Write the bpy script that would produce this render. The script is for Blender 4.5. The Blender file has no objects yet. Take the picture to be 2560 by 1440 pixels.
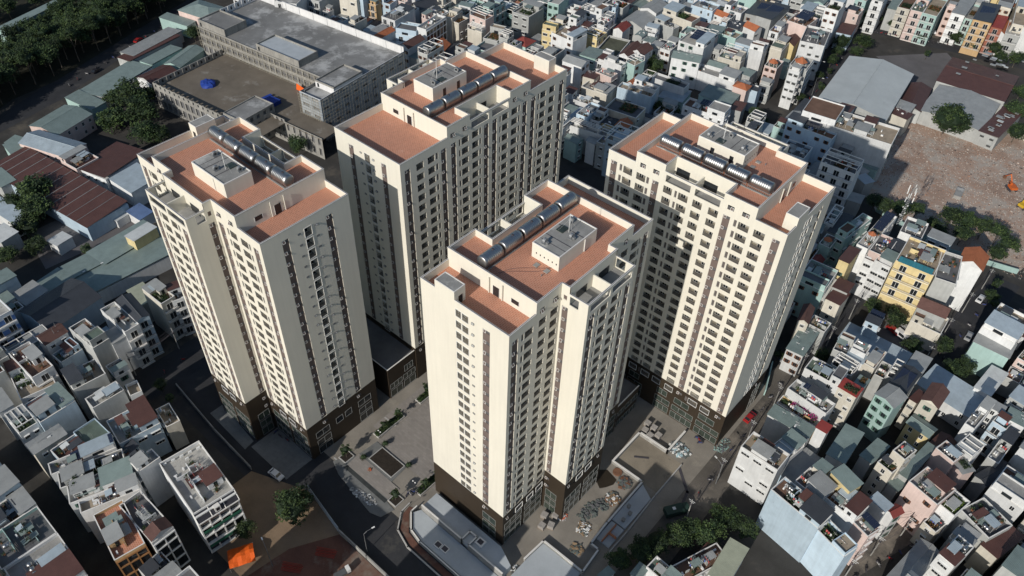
import bpy, math, random
from mathutils import Vector, Matrix
rnd = random.Random(11)
# ---------------------------------------------------------------- camera, sky, sun, exposure
# world frame: x and y run along the walls of the four towers, z up, metres
scn = bpy.context.scene
PSI, PITCH, ROLL = 0.69695, 0.76213, 0.03522
cam_d = bpy.data.cameras.new('camera'); cam = bpy.data.objects.new('camera', cam_d)
scn.collection.objects.link(cam); scn.camera = cam
cam_d.sensor_width = 36.0; cam_d.lens = 36.0 * 2003.14199 / 2560.0
cam_d.clip_start = 1.0; cam_d.clip_end = 4000.0
_fw = Vector((0, math.cos(PITCH), -math.sin(PITCH))); _rt = Vector((1, 0, 0)); _up = _rt.cross(_fw)
_r2 = _rt * math.cos(ROLL) + _up * math.sin(ROLL); _u2 = _up * math.cos(ROLL) - _rt * math.sin(ROLL)
_m = Matrix((_r2, _u2, -_fw)).transposed().to_4x4()
cam.matrix_world = Matrix.Translation((0, 0, 181.11721)) @ Matrix.Rotation(-0.0 + PSI, 4, 'Z') @ _m
SUN_DIR = Vector((-0.088, 1.0, -0.505)).normalized()      # the way the light travels
world = bpy.data.worlds.new('World'); scn.world = world; world.use_nodes = True
wn = world.node_tree; wn.nodes.clear()
sky = wn.nodes.new('ShaderNodeTexSky'); sky.sky_type = 'NISHITA'; sky.sun_disc = False
sky.sun_elevation = math.asin(-SUN_DIR.z); sky.sun_rotation = math.atan2(-SUN_DIR.x, -SUN_DIR.y)
sky.air_density = 1.3; sky.dust_density = 0.8; sky.ozone_density = 3.0
bg = wn.nodes.new('ShaderNodeBackground'); bg.inputs['Strength'].default_value = 0.078
wo = wn.nodes.new('ShaderNodeOutputWorld')
wn.links.new(sky.outputs[0], bg.inputs[0]); wn.links.new(bg.outputs[0], wo.inputs[0])
sun_d = bpy.data.lights.new('sun', 'SUN'); sun_d.energy = 3.75; sun_d.angle = math.radians(0.5); sun_d.color = (1.0, 0.945, 0.86)
sun = bpy.data.objects.new('sun', sun_d); scn.collection.objects.link(sun)
sun.rotation_euler = SUN_DIR.to_track_quat('-Z', 'Y').to_euler()
scn.view_settings.view_transform = 'Standard'; scn.view_settings.look = 'None'
scn.view_settings.gamma = 1.0; scn.view_settings.use_curve_mapping = False; scn.view_settings.exposure = -0.02
scn.render.engine = 'CYCLES'
scn.cycles.max_bounces = 5; scn.cycles.diffuse_bounces = 3; scn.cycles.glossy_bounces = 2; scn.cycles.transmission_bounces = 2

# ---------------------------------------------------------------- helpers
COL = scn.collection
def tag(o, label=None, cat=None, group=None, kind=None):
    if label: o['label'] = label
    if cat: o['category'] = cat
    if group: o['group'] = group
    if kind: o['kind'] = kind
    return o
def empty(name, loc=(0, 0, 0), rz=0.0, label=None, cat=None, group=None):
    o = bpy.data.objects.new(name, None); COL.objects.link(o); o.empty_display_size = .5
    o.location = loc; o.rotation_euler = (0, 0, rz)
    return tag(o, label, cat, group)
def link(name, me, parent=None, loc=(0, 0, 0), rz=0.0, sc=None):
    o = bpy.data.objects.new(name, me); COL.objects.link(o); o.location = loc; o.rotation_euler = (0, 0, rz)
    if sc: o.scale = sc if isinstance(sc, tuple) else (sc, sc, sc)
    if parent: o.parent = parent
    return o
class MB:
    def __init__(s, *mats): s.v = []; s.f = []; s.m = []; s.mats = list(mats); s.T = None; s.smooth = False
    def P(s, p):
        p = Vector(p)
        if s.T is not None: p = s.T @ p
        s.v.append(tuple(p)); return len(s.v) - 1
    def poly(s, pts, mi=0):
        s.f.append([s.P(p) for p in pts]); s.m.append(mi)
    def box(s, x0, y0, z0, x1, y1, z1, mi=0, bottom=False):
        i = [s.P(p) for p in ((x0,y0,z0),(x1,y0,z0),(x1,y1,z0),(x0,y1,z0),(x0,y0,z1),(x1,y0,z1),(x1,y1,z1),(x0,y1,z1))]
        fs = [(4,5,6,7),(0,1,5,4),(1,2,6,5),(2,3,7,6),(3,0,4,7)]
        if bottom: fs.append((3,2,1,0))
        for q in fs: s.f.append([i[k] for k in q]); s.m.append(mi)
    def bar(s, a, b, r, mi=0, n=4):
        a, b = Vector(a), Vector(b); d = (b - a).normalized(); u = d.orthogonal().normalized(); w = d.cross(u)
        ring = []
        for p in (a, b): ring.append([s.P(p + (u * math.cos(2*math.pi*k/n + .785) + w * math.sin(2*math.pi*k/n + .785)) * r) for k in range(n)])
        for k in range(n): s.f.append([ring[0][k], ring[0][(k+1) % n], ring[1][(k+1) % n], ring[1][k]]); s.m.append(mi)
        s.f.append(ring[1]); s.m.append(mi); s.f.append(ring[0][::-1]); s.m.append(mi)
    def cyl(s, a, b, rs, mi=0, n=16):                 # rs: (t, r) stations between a and b
        a, b = Vector(a), Vector(b); d = (b - a); dn = d.normalized(); u = dn.orthogonal().normalized(); w = dn.cross(u); prev = None
        for t, r in rs:
            c = a + d * t; ring = [s.P(c + (u * math.cos(2*math.pi*k/n) + w * math.sin(2*math.pi*k/n)) * r) for k in range(n)]
            if prev:
                for k in range(n): s.f.append([prev[k], prev[(k+1) % n], ring[(k+1) % n], ring[k]]); s.m.append(mi)
            else: s.f.append(ring[::-1]); s.m.append(mi)
            prev = ring
        s.f.append(prev); s.m.append(mi)
    def mesh(s, name):
        me = bpy.data.meshes.new(name); me.from_pydata(s.v, [], s.f)
        for m in s.mats: me.materials.append(m)
        if len(s.mats) > 1: me.polygons.foreach_set('material_index', s.m)
        if s.smooth: me.polygons.foreach_set('use_smooth', [True] * len(s.f))
        me.update(); return me
    def build(s, name, parent=None, loc=(0,0,0), rz=0.0, kind=None):
        o = link(name, s.mesh(name), parent, loc, rz)
        if kind: o['kind'] = kind
        return o

# ---------------------------------------------------------------- materials
MATS = {}
def M(name, col, rough=.85, var=.12, scale=.35, fine=.0, streak=0.0, metal=0.0, bump=0.0, rib=None, spot=None, spec=.3, rand=0.0, tile=None):
    """principled surface; var: large soft stains, fine: small grain, streak: vertical weathering,
    rib: (axis, pitch) corrugation relief, spot: (colour, amount) patches, tile: (w, h, joint colour)"""
    if name in MATS: return MATS[name]
    m = bpy.data.materials.new(name); m.use_nodes = True; nt = m.node_tree; b = nt.nodes['Principled BSDF']
    N = nt.nodes.new; L = nt.links.new
    b.inputs['Roughness'].default_value = rough; b.inputs['Metallic'].default_value = metal
    b.inputs['Specular IOR Level'].default_value = spec
    tc = N('ShaderNodeTexCoord'); oi = N('ShaderNodeObjectInfo')
    off = N('ShaderNodeVectorMath'); off.operation = 'MULTIPLY_ADD'
    cb = N('ShaderNodeCombineXYZ'); mul = N('ShaderNodeMath'); mul.operation = 'MULTIPLY'; mul.inputs[1].default_value = 57.0
    L(oi.outputs['Random'], mul.inputs[0]); L(mul.outputs[0], cb.inputs[0]); L(mul.outputs[0], cb.inputs[1])
    off.inputs[1].default_value = (1, 1, 1); L(tc.outputs['Object'], off.inputs[0]); L(cb.outputs[0], off.inputs[2])
    vec = off.outputs[0]
    rgb = N('ShaderNodeRGB'); rgb.outputs[0].default_value = (*col, 1); cur = rgb.outputs[0]
    if tile:
        bt = N('ShaderNodeTexBrick'); bt.inputs['Scale'].default_value = 1.0
        bt.inputs['Color1'].default_value = (*col, 1); bt.inputs['Color2'].default_value = (*[c * .84 for c in col], 1)
        bt.inputs['Mortar'].default_value = (*tile[2], 1); bt.inputs['Brick Width'].default_value = tile[0]; bt.inputs['Row Height'].default_value = tile[1]
        bt.inputs['Mortar Size'].default_value = .035; L(tc.outputs['Object'], bt.inputs['Vector']); cur = bt.outputs[0]
    def mod(cur, fac_socket, lo, hi):
        mr = N('ShaderNodeMapRange'); mr.inputs[1].default_value = .3; mr.inputs[2].default_value = .7
        mr.inputs[3].default_value = lo; mr.inputs[4].default_value = hi; L(fac_socket, mr.inputs[0])
        vm = N('ShaderNodeVectorMath'); vm.operation = 'SCALE'; L(cur, vm.inputs[0]); L(mr.outputs[0], vm.inputs['Scale']); return vm.outputs[0]
    if var:
        n = N('ShaderNodeTexNoise'); n.inputs['Scale'].default_value = scale; n.inputs['Detail'].default_value = 5; n.inputs['Roughness'].default_value = .62; L(vec, n.inputs['Vector'])
        cur = mod(cur, n.outputs['Fac'], 1 - var, 1 + var * .6)
    if fine:
        n = N('ShaderNodeTexNoise'); n.inputs['Scale'].default_value = 6.0; n.inputs['Detail'].default_value = 3; L(vec, n.inputs['Vector'])
        cur = mod(cur, n.outputs['Fac'], 1 - fine, 1 + fine)
    if streak:
        mp = N('ShaderNodeMapping'); mp.inputs['Scale'].default_value = (1.3, 1.3, .09); L(vec, mp.inputs['Vector'])
        n = N('ShaderNodeTexNoise'); n.inputs['Scale'].default_value = 1.0; n.inputs['Detail'].default_value = 6; L(mp.outputs[0], n.inputs['Vector'])
        cur = mod(cur, n.outputs['Fac'], 1 - streak, 1.03)
    if spot:
        n = N('ShaderNodeTexNoise'); n.inputs['Scale'].default_value = spot[2] if len(spot) > 2 else .25; n.inputs['Detail'].default_value = 7; n.inputs['Roughness'].default_value = .7; L(vec, n.inputs['Vector'])
        mr = N('ShaderNodeMapRange'); mr.inputs[1].default_value = 1 - spot[1] - .08; mr.inputs[2].default_value = 1 - spot[1] + .04; L(n.outputs['Fac'], mr.inputs[0])
        mx = N('ShaderNodeMix'); mx.data_type = 'RGBA'; L(mr.outputs[0], mx.inputs[0]); L(cur, mx.inputs[6]); mx.inputs[7].default_value = (*spot[0], 1); cur = mx.outputs[2]
    if rand:
        mr = N('ShaderNodeMapRange'); mr.inputs[3].default_value = 1 - rand; mr.inputs[4].default_value = 1 + rand; L(oi.outputs['Random'], mr.inputs[0])
        vm = N('ShaderNodeVectorMath'); vm.operation = 'SCALE'; L(cur, vm.inputs[0]); L(mr.outputs[0], vm.inputs['Scale']); cur = vm.outputs[0]
    L(cur, b.inputs['Base Color'])
    if rib or bump:
        bp = N('ShaderNodeBump'); bp.inputs['Strength'].default_value = .6 if rib else bump; bp.inputs['Distance'].default_value = .08
        if rib:
            w = N('ShaderNodeTexWave'); w.wave_type = 'BANDS'; w.bands_direction = rib[0]; w.inputs['Scale'].default_value = .314 / rib[1] ; L(tc.outputs['Object'], w.inputs['Vector']); L(w.outputs['Fac'], bp.inputs['Height'])
        else:
            n = N('ShaderNodeTexNoise'); n.inputs['Scale'].default_value = 2.5; n.inputs['Detail'].default_value = 6; L(vec, n.inputs['Vector']); L(n.outputs['Fac'], bp.inputs['Height'])
        L(bp.outputs[0], b.inputs['Normal'])
    MATS[name] = m; return m
cream = M('cream_paint', (.735, .70, .605), .9, .04, .10, .02, .03)
brown_strip = M('taupe_paint', (.165, .128, .115), .85, .08, .3, .03, .05)
brown_base = M('brown_cladding', (.042, .031, .021), .55, .10, .3, .05)
terracotta = M('terracotta_tiles', (.54, .235, .145), .8, .07, .12, .05, tile=(.62, .42, (.66, .40, .30)), spot=((.64, .42, .33), .30, .12))
coping = M('pale_coping', (.78, .76, .72), .8, .08)
flashing = M('dark_flashing', (.07, .065, .075), .6, .1)
glass = M('dark_glass', (.018, .022, .026), .12, 0, spec=.6)
glass_g = M('green_shop_glass', (.045, .058, .048), .16, .35, .5, spec=.6)
white_f = M('white_frame', (.78, .78, .76), .5, .05)
rail_m = M('dark_railing', (.09, .085, .085), .5, .05)
concrete = M('grey_concrete', (.30, .295, .28), .92, .22, .25, .10, spot=((.50, .49, .46), .36, .18), bump=.25)
conc_d = M('dark_concrete', (.14, .14, .145), .92, .25, .2, .10, bump=.2)
steel = M('stainless_steel', (.44, .44, .44), .40, .08, 1.5, metal=1.0)
steel_d = M('galvanised_steel', (.34, .35, .36), .5, .12, 1.0, metal=.6)
WALL = {k: M('wall_' + n, c, .9, .12, .3, .05, .10, spot=(tuple(x * .45 for x in c), .27, .5), rand=.16) for k, n, c in (
    ('w', 'white', (.66, .67, .67)), ('c', 'cream', (.58, .545, .47)), ('y', 'yellow', (.66, .54, .29)), ('b', 'pale_blue', (.46, .57, .66)),
    ('g', 'grey', (.40, .41, .40)), ('G', 'dark_grey', (.16, .165, .17)), ('t', 'mint', (.37, .52, .49)), ('p', 'pink', (.62, .49, .45)),
    ('o', 'ochre', (.50, .34, .18)), ('r', 'brick_red', (.33, .13, .09)), ('s', 'blue_stripe', (.60, .66, .74)))}
def sheet(k, n, c, v=.16, ru=.5): return M('sheet_' + n, c, ru, v, .4, .05, rib=('X', .28), spot=(tuple(min(1, x * .55 + .03) for x in c), .30, .35), rand=.12, spec=.4)
SHEET = {k: sheet(k, n, c) for k, n, c in (('a', 'grey', (.33, .34, .335)), ('e', 'pale_green', (.22, .28, .265)), ('n', 'red_brown', (.105, .050, .042)), ('b', 'pale_blue', (.38, .45, .50)),
    ('x', 'charcoal', (.055, .06, .07)), ('w', 'white', (.62, .64, .63)), ('y', 'yellow_green', (.36, .38, .29)), ('l', 'blue', (.13, .20, .36)), ('r', 'crimson', (.34, .06, .05)), ('k', 'teal_net', (.03, .26, .20)))}
def tilem(n, c): return M('tiles_' + n, c, .8, .18, .6, .12, rib=('X', .25), rand=.1)
TILE = {'o': tilem('orange', (.44, .15, .07)), 'r': tilem('red', (.25, .06, .05)), 'n': tilem('brown', (.13, .07, .06))}
soil = M('dark_soil', (.035, .028, .022), 1, .3, 1.0, .2)
LEAF = [M('leaf_dark', (.018, .034, .015), .7, .35, 1.2, .2, rand=.25), M('leaf_mid', (.034, .060, .022), .7, .35, 1.2, .2, rand=.25), M('leaf_light', (.065, .098, .030), .7, .3, 1.2, .2, rand=.2)]
LEAF_O = M('leaf_rust', (.17, .075, .03), .8, .3, 1.0, .2); LEAF_G = M('leaf_lime', (.16, .24, .04), .8, .3, 1.0, .2)
LEAF_M = M('blossom_magenta', (.48, .03, .26), .7, .2, 1.0, .2); LEAF_P = M('blossom_pink', (.36, .10, .17), .7, .2, 1.0, .2)
bark = M('bark', (.10, .085, .07), .95, .3, 1.5, .2)
solar_m = M('solar_cells', (.022, .03, .055), .25, .1, 1.0, spec=.6)

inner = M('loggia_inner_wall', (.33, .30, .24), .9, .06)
pane = M('grey_pane', (.12, .12, .125), .3, .1)
thin_f = M('aluminium_frame', (.42, .43, .42), .5, .05)
light_sheet = M('sheet_silver', (.47, .50, .50), .5, .10, .15, .05, rib=('Y', .5), spot=((.36, .38, .38), .28, .08))
DECKS = [concrete, conc_d, M('brown_tile_deck', (.17, .10, .07), .85, .25, .3, .12), M('green_paint_deck', (.13, .17, .14), .85, .3, .3, .12), M('pale_deck', (.42, .41, .38), .9, .25, .4, .1, spot=((.22, .21, .20), .34, .4)), M('beige_deck', (.34, .28, .21), .9, .25, .4, .12)]
pane_t = M('taupe_louvre', (.13, .115, .11), .5, .15, 2.0, .1)
# ---------------------------------------------------------------- the four apartment towers
ZP = 3.05                                   # storey height
W_T = 23.0
class Face:
    """a vertical wall plane: o start point, e direction along it, n outward"""
    def __init__(s, o, e, n): s.o = Vector((*o, 0)); s.e = Vector((*e, 0)); s.n = Vector((*n, 0))
    def p(s, a, z, d=0.0): q = s.o + s.e * a + s.n * d; return (q.x, q.y, z)
    def place(s, name, me, parent, a, z, d=0.0):
        return link(name, me, parent, s.p(a, z, d), math.atan2(s.n.y, s.n.x) - math.pi / 2)
def facade(mb, F, a0, a1, z0, z1, cols, mi=0):
    """wall sheet with openings; cols: (a, b, [(zb, zt)...], depth, back material or None)"""
    def q(a, b, c, d, m=mi): mb.poly([F.p(a, c), F.p(b, c), F.p(b, d), F.p(a, d)], m)
    x = a0
    for a, b, rows, dep, back in sorted(cols, key=lambda c: c[0]):
        if b <= a0 or a >= a1: continue
        if a > x: q(x, a, z0, z1)
        z = z0
        for zb, zt in sorted(rows):
            zb = max(zb, z0); zt = min(zt, z1)
            if zt - zb < .05: continue
            if zb > z: q(a, b, z, zb)
            for A, B in (((a, zb), (b, zb)), ((b, zb), (b, zt)), ((b, zt), (a, zt)), ((a, zt), (a, zb))):
                mb.poly([F.p(A[0], A[1]), F.p(B[0], B[1]), F.p(B[0], B[1], -dep), F.p(A[0], A[1], -dep)], mi)
            if back is not None: mb.poly([F.p(a, zb, -dep), F.p(b, zb, -dep), F.p(b, zt, -dep), F.p(a, zt, -dep)], back)
            z = zt
        if z < z1: q(a, b, z, z1)
        x = b
    if x < a1: q(x, a1, z0, z1)
# --- shared window meshes, centred on x, sill at z = 0, facing +y (y = 0 is the wall plane)
def frame_rect(mb, x0, x1, z0, z1, y, t, mi, dy=.05):
    mb.box(x0, y, z0, x1, y + dy, z0 + t, mi, True); mb.box(x0, y, z1 - t, x1, y + dy, z1, mi, True)
    mb.box(x0, y, z0 + t, x0 + t, y + dy, z1 - t, mi); mb.box(x1 - t, y, z0 + t, x1, y + dy, z1 - t, mi)
def balcony_mesh(w, variant):
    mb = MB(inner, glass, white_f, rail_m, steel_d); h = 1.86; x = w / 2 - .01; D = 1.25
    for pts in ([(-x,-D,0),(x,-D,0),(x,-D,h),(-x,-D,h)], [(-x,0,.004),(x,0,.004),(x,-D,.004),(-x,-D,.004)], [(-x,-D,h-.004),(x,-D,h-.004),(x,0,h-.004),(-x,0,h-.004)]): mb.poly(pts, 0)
    s = -1 if variant % 2 else 1
    a, b = sorted((s * (x - .1), s * (x - 1.35)))
    mb.box(a, -D + .02, 0, b, -D + .05, 1.8, 1); frame_rect(mb, a, b, 0, 1.8, -D + .05, .05, 2)
    mb.box((a + b) / 2 - .03, -D + .05, .05, (a + b) / 2 + .03, -D + .09, 1.75, 2)
    a, b = sorted((s * (x - 1.5), s * (-x + .15)))
    if variant == 2: mb.box(a, -D + .02, .75, b, -D + .3, 1.35, 4); 
    else: mb.box(a, -D + .02, .8, b, -D + .05, 1.6, 1); frame_rect(mb, a, b, .8, 1.6, -D + .05, .04, 2)
    mb.box(-x, -.12, .0, x, -.09, .1, 3); mb.box(-x, -.13, .86, x, -.07, .92, 3, True)
    n = int(w / .16)
    for k in range(1, n): xx = -x + k * 2 * x / n; mb.poly([(xx - .035, -.1, .08), (xx + .035, -.1, .08), (xx + .035, -.1, .88), (xx - .035, -.1, .88)], 3)
    return mb.mesh('balcony_opening')
def small_mesh(w, h=1.86):
    mb = MB(pane_t, thin_f); x = w / 2 - .01
    mb.poly([(-x, -.2, 0), (x, -.2, 0), (x, -.2, h), (-x, -.2, h)], 0); frame_rect(mb, -x, x, 0, h, -.2, .03, 1, .03)
    return mb.mesh('window')
def casement_mesh(w, ang, side, parts=(brown_strip, glass, white_f)):
    mb = MB(*parts, pane); x = w / 2 - .02; h = .72
    mb.box(-x + .1, -.135, .06, x - .1, -.12, h, 3); mb.box(-x, -.135, -.05, x, -.02, 0, 0)
    c = side * (x - .42); a = math.radians(ang)
    mb.T = Matrix.Translation((c, -.1, h)) @ Matrix.Rotation(a, 4, 'X') @ Matrix.Translation((0, 0, -h))
    frame_rect(mb, -.34, .34, 0, h, 0, .065, 2, .05); mb.box(-.28, .01, .06, .28, .02, h - .06, 0); mb.T = None
    return mb.mesh('casement_window')
def vent_mesh(v):
    mb = MB(pane, thin_f); frame_rect(mb, -.34, .34, 0, .46, 0, .08, 0, .07); mb.box(-.26, .0, .07, .26, .015, .39, 1)
    if v: mb.T = Matrix.Translation((0, .06, .46)) @ Matrix.Rotation(math.radians(22), 4, 'X') @ Matrix.Translation((0, 0, -.46)); frame_rect(mb, -.34, .34, 0, .46, 0, .07, 0, .03); mb.box(-.27, .0, .07, .27, .02, .39, 1, True); mb.T = None
    return mb.mesh('vent_window')
def stairloggia_mesh(w, h=2.5):
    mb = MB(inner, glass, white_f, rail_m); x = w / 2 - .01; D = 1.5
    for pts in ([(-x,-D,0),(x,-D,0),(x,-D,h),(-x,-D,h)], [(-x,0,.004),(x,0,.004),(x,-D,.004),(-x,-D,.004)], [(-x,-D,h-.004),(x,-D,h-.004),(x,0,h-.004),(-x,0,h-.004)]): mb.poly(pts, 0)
    mb.box(-x + .1, -D + .02, .0, .0, -D + .05, 2.0, 1); frame_rect(mb, -x + .1, 0, 0, 2.0, -D + .05, .06, 2)
    mb.box(.15, -D + .02, .9, x - .1, -D + .05, 1.9, 1)
    mb.box(x * .35, -.9, 0, x * .42, -.8, h, 0); mb.box(x * .6, -.5, 0, x * .66, -.42, h, 2)
    frame_rect(mb, -x - .07, x + .07, -.07, h + .07, -.02, .07, 2, .1); mb.box(-x, -.14, .86, x, -.08, .92, 3, True)
    for k in range(1, 10): xx = -x + k * 2 * x / 10; mb.poly([(xx - .018, -.1, 0), (xx + .018, -.1, 0), (xx + .018, -.1, .88), (xx - .018, -.1, .88)], 3)
    return mb.mesh('stair_loggia')
def shop_mesh(w, h, n, door=False):
    mb = MB(glass_g if not door else glass, thin_f); x = w / 2
    mb.box(-x, -.12, 0, x, -.025, h, 0); frame_rect(mb, -x, x, 0, h, -.05, .05, 1, .07)
    for k in range(1, n): xx = -x + 2 * x * k / n; mb.box(xx - .03, -.05, 0, xx + .03, .01, h, 1)
    return mb.mesh('shop_window')
def uframe_mesh(w, h):
    mb = MB(white_f); frame_rect(mb, -w / 2 - .1, w / 2 + .1, -.1, h + .08, .002, .08, 0, .14); return mb.mesh('window_surround')
_mc = {}
def shared(fn, *a):
    k = (fn.__name__,) + a
    if k not in _mc: _mc[k] = fn(*a)
    return _mc[k]
def rows(zt, h, k0, k1): return [(zt - h - ZP * k, zt - ZP * k) for k in range(k0, k1 + 1)]
def fill_face(root, F, spec, nrow, zbase=12.9, k_base=None):
    """put windows into the columns of a face; spec: list of (kind, a, b)"""
    for kind, a, b in spec:
        w = round(b - a, 2); c = (a + b) / 2
        for k in range(nrow):
            zb = 72.62 - 1.87 - ZP * k
            if kind == 'B': F.place('balcony_opening', shared(balcony_mesh, w, rnd.choice((0, 0, 1, 1, 2))), root, c, zb)
            elif kind == 's': F.place('small_window', shared(small_mesh, w), root, c, zb)
            elif kind in 'Ss' or kind == 'R':
                side = 1 if kind == 'S' else -1
                F.place('casement_window', shared(casement_mesh, w, rnd.choice((2, 2, 2, 9, 14, 20)), side), root, c, 72.62 - .8 - ZP * k)
        for k in (nrow,) :                      # the row in the brown base
            zb = 72.62 - 1.87 - ZP * k
            if kind == 'B':
                F.place('balcony_opening', shared(balcony_mesh, w, 0), root, c, zb); F.place('window_surround', shared(uframe_mesh, w, 1.86), root, c, zb)
            elif kind == 's': F.place('small_window', shared(small_mesh, w), root, c, zb)
            elif kind in 'SR': F.place('casement_window', shared(casement_mesh, w, 30, 1), root, c, zb + 1.0)
def spec_cols(spec, nrow, ztop_strip=72.65, zb_strip=12.9):
    out = []
    for kind, a, b in spec:
        if kind in 'SR': out.append((a, b, [(zb_strip, ztop_strip)], .14, 1))
        elif kind == 'B': out.append((a, b, rows(72.62, 1.87, 0, nrow - 1), 1.26, None))
        elif kind == 's': out.append((a, b, rows(72.62, 1.87, 0, nrow - 1), .3, None))
    return out
def base_cols(spec, nrow):
    k = nrow; zt = 72.62 - ZP * k
    out = []
    for kind, a, b in spec:
        if kind == 'B': out.append((a, b, [(zt - 1.87, zt)], 1.26, None))
        elif kind == 's': out.append((a, b, [(zt - 1.87, zt)], .3, None))
        elif kind in 'SR': out.append((a, b, [(zt - .9, zt - .05)], .14, 1))
    return out
FL_S = [('S',1.1,2.8),('B',4.6,7.2),('B',8.4,11.0),('s',11.4,12.1),('S',13.1,14.8),('B',16.1,18.5),('B',20.2,22.6),('B',23.9,26.4),('s',26.8,27.4),('B',28.1,30.4),
        ('S',31.8,33.5),('s',34.4,35.1),('B',35.4,37.9),('B',39.1,41.6),('s',42.0,42.7),('S',43.5,45.2)]
_h = [('S',1.3,3.0),('B',5.0,7.3),('B',8.7,11.0),('s',11.4,12.1),('S',13.1,14.8),('S',16.5,18.2),('s',19.2,19.85),('B',20.2,22.6),('B',23.9,26.2),('s',26.6,27.2),('S',28.2,29.9)]
FL_L = _h + [(k, 61.2 - b, 61.2 - a) for k, a, b in _h]
BW_S1 = [('S',.9,2.6),('s',3.5,4.2),('B',4.5,6.9),('B',8.6,10.8),('B',12.0,14.3)]
BW_S2 = [('R',31.0,32.8),('s',34.0,34.6),('B',35.0,37.4),('B',38.8,41.3),('s',41.6,42.2),('R',43.3,45.0)]
BAY = [('S',.8,2.5),('s',3.4,4.0),('B',4.4,6.8),('B',8.0,10.3),('s',10.7,11.4),('R',12.5,14.2)]
def tower(x, y, rz, L, wing, label, visible):
    """visible: which faces carry windows: b bay side, f flush side, e end with the stair hut, n other end"""
    root = empty('apartment_tower', (x, y, 0), rz, label, 'apartment building', 'cream apartment towers on the new estate')
    c0, c1 = wing, L - wing; m = L / 2; b0 = 15.0 if L < 50 else 23.2; b1 = b0 + 15.2; n0, n1 = (15.6, 30.7) if L < 50 else (23.3, 38.0)
    FB = Face((0, 0), (1, 0), (0, -1)); FF = Face((0, W_T), (1, 0), (0, 1)); FE = Face((0, 0), (0, 1), (-1, 0)); FN = Face((L, 0), (0, 1), (1, 0))
    FY = Face((b0, -6.4), (1, 0), (0, -1)); FS0 = Face((b0, -6.4), (0, 1), (-1, 0)); FS1 = Face((b1, -6.4), (0, 1), (1, 0))
    flush = FL_S if L < 50 else FL_L
    bay_l = BW_S1 if L < 50 else [t for t in FL_L if t[2] < b0]; bay_r = BW_S2 if L < 50 else [t for t in FL_L if t[1] > b1]
    endn = [('S',4.9,6.6),('S',16.4,18.1)]; ende = [('S',4.7,6.5)]
    wall = MB(cream, brown_strip); base = MB(brown_base, brown_strip); tops = []
    def seg(F, a0, a1, ztop, spec, nrow=20, extra=(), zb=12.9, bextra=()):
        sp = [t for t in spec if t[1] >= a0 and t[2] <= a1]
        facade(wall, F, a0, a1, zb, ztop, spec_cols(sp, nrow, zb_strip=zb) + [e for e in extra if e[0] >= a0 and e[1] <= a1])
        facade(base, F, a0, a1, 0, zb, base_cols(sp, nrow) + [e for e in bextra if e[0] >= a0 and e[1] <= a1])
    # top row of little windows on the flush side and the bay side
    tf = [(9.0,10.7),(12.7,14.3),(32.1,33.7),(35.8,37.3)] if L < 50 else [(16.6,18.0),(20.8,22.2),(39.2,40.6),(43.3,44.8)]
    def merge(spec, tl):                     # little windows share columns with other openings: cut where they overlap
        return [t for t in tl]
    F_open = 'f' in visible; B_open = 'b' in visible
    fl = flush if F_open else [t for t in flush if t[0] in 'SR']
    for a0, a1, zt in ((0, c0, 75.0), (c0, n0, 77.9), (n0, n1, 76.2), (n1, c1, 77.9), (c1, L, 75.0)):
        if zt == 77.9:
            seg(FF, a0, a1, 73.6, fl)
            facade(wall, FF, a0, a1, 73.6, 77.9, [(a, b, [(74.35, 75.55)], .25, None) for a, b in tf])
        elif zt == 76.2:
            seg(FF, a0, a1, 73.3, fl)
            half = (n0 + n1) / 2
            facade(wall, FF, n0, n1, 73.3, 76.2, [(n0 + .55, half - .6, [(73.7, 75.6)], .2, None), (half + .6, n1 - .5, [(73.7, 75.6)], .2, None)])
        else: seg(FF, a0, a1, 75.0, fl)
    for a, b in tf:
        w = round(b - a, 2); FF.place('attic_window', shared(casement_mesh, w, 20, -1), root, (a + b) / 2, 74.55, .12)
    if F_open: fill_face(root, FF, flush, 20)
    tb = [(8.7,10.1),(12.6,14.2),(31.4,32.8),(35.6,37.0)] if L < 50 else [(16.6,18.0),(20.8,22.2),(39.2,40.6),(43.3,44.8)]
    bl = bay_l + bay_r if B_open else [t for t in bay_l + bay_r if t[0] in 'SR']
    for a0, a1, zt in ((0, c0, 75.0), (c0, b0, 77.9), (b1, c1, 77.9), (c1, L, 75.0)):
        if zt == 77.9:
            seg(FB, a0, a1, 73.6, bl); facade(wall, FB, a0, a1, 73.6, 77.9, [(a, b, [(74.35, 75.55)], .25, None) for a, b in tb])
        else: seg(FB, a0, a1, 75.0, bl)
    for a, b in tb: FB.place('attic_window', shared(casement_mesh, round(b - a, 2), 30, 1), root, (a + b) / 2, 74.55, .12)
    if B_open: fill_face(root, FB, bay_l + bay_r, 20)
    # the projecting bay
    by = BAY if B_open else [t for t in BAY if t[0] in 'SR']; zb = 15.9
    facade(wall, FY, 0, 15.2, zb, 73.3, spec_cols(by, 19, zb_strip=zb)); facade(base, FY, 0, 15.2, 0, zb, base_cols(by, 19))
    facade(wall, FY, 0, 15.2, 73.3, 76.2, [(.9, 7.2, [(73.7, 75.5)], .2, None), (7.9, 14.3, [(73.7, 75.5)], .2, None)])
    if B_open: fill_face(root, FY, BAY, 19)
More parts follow.
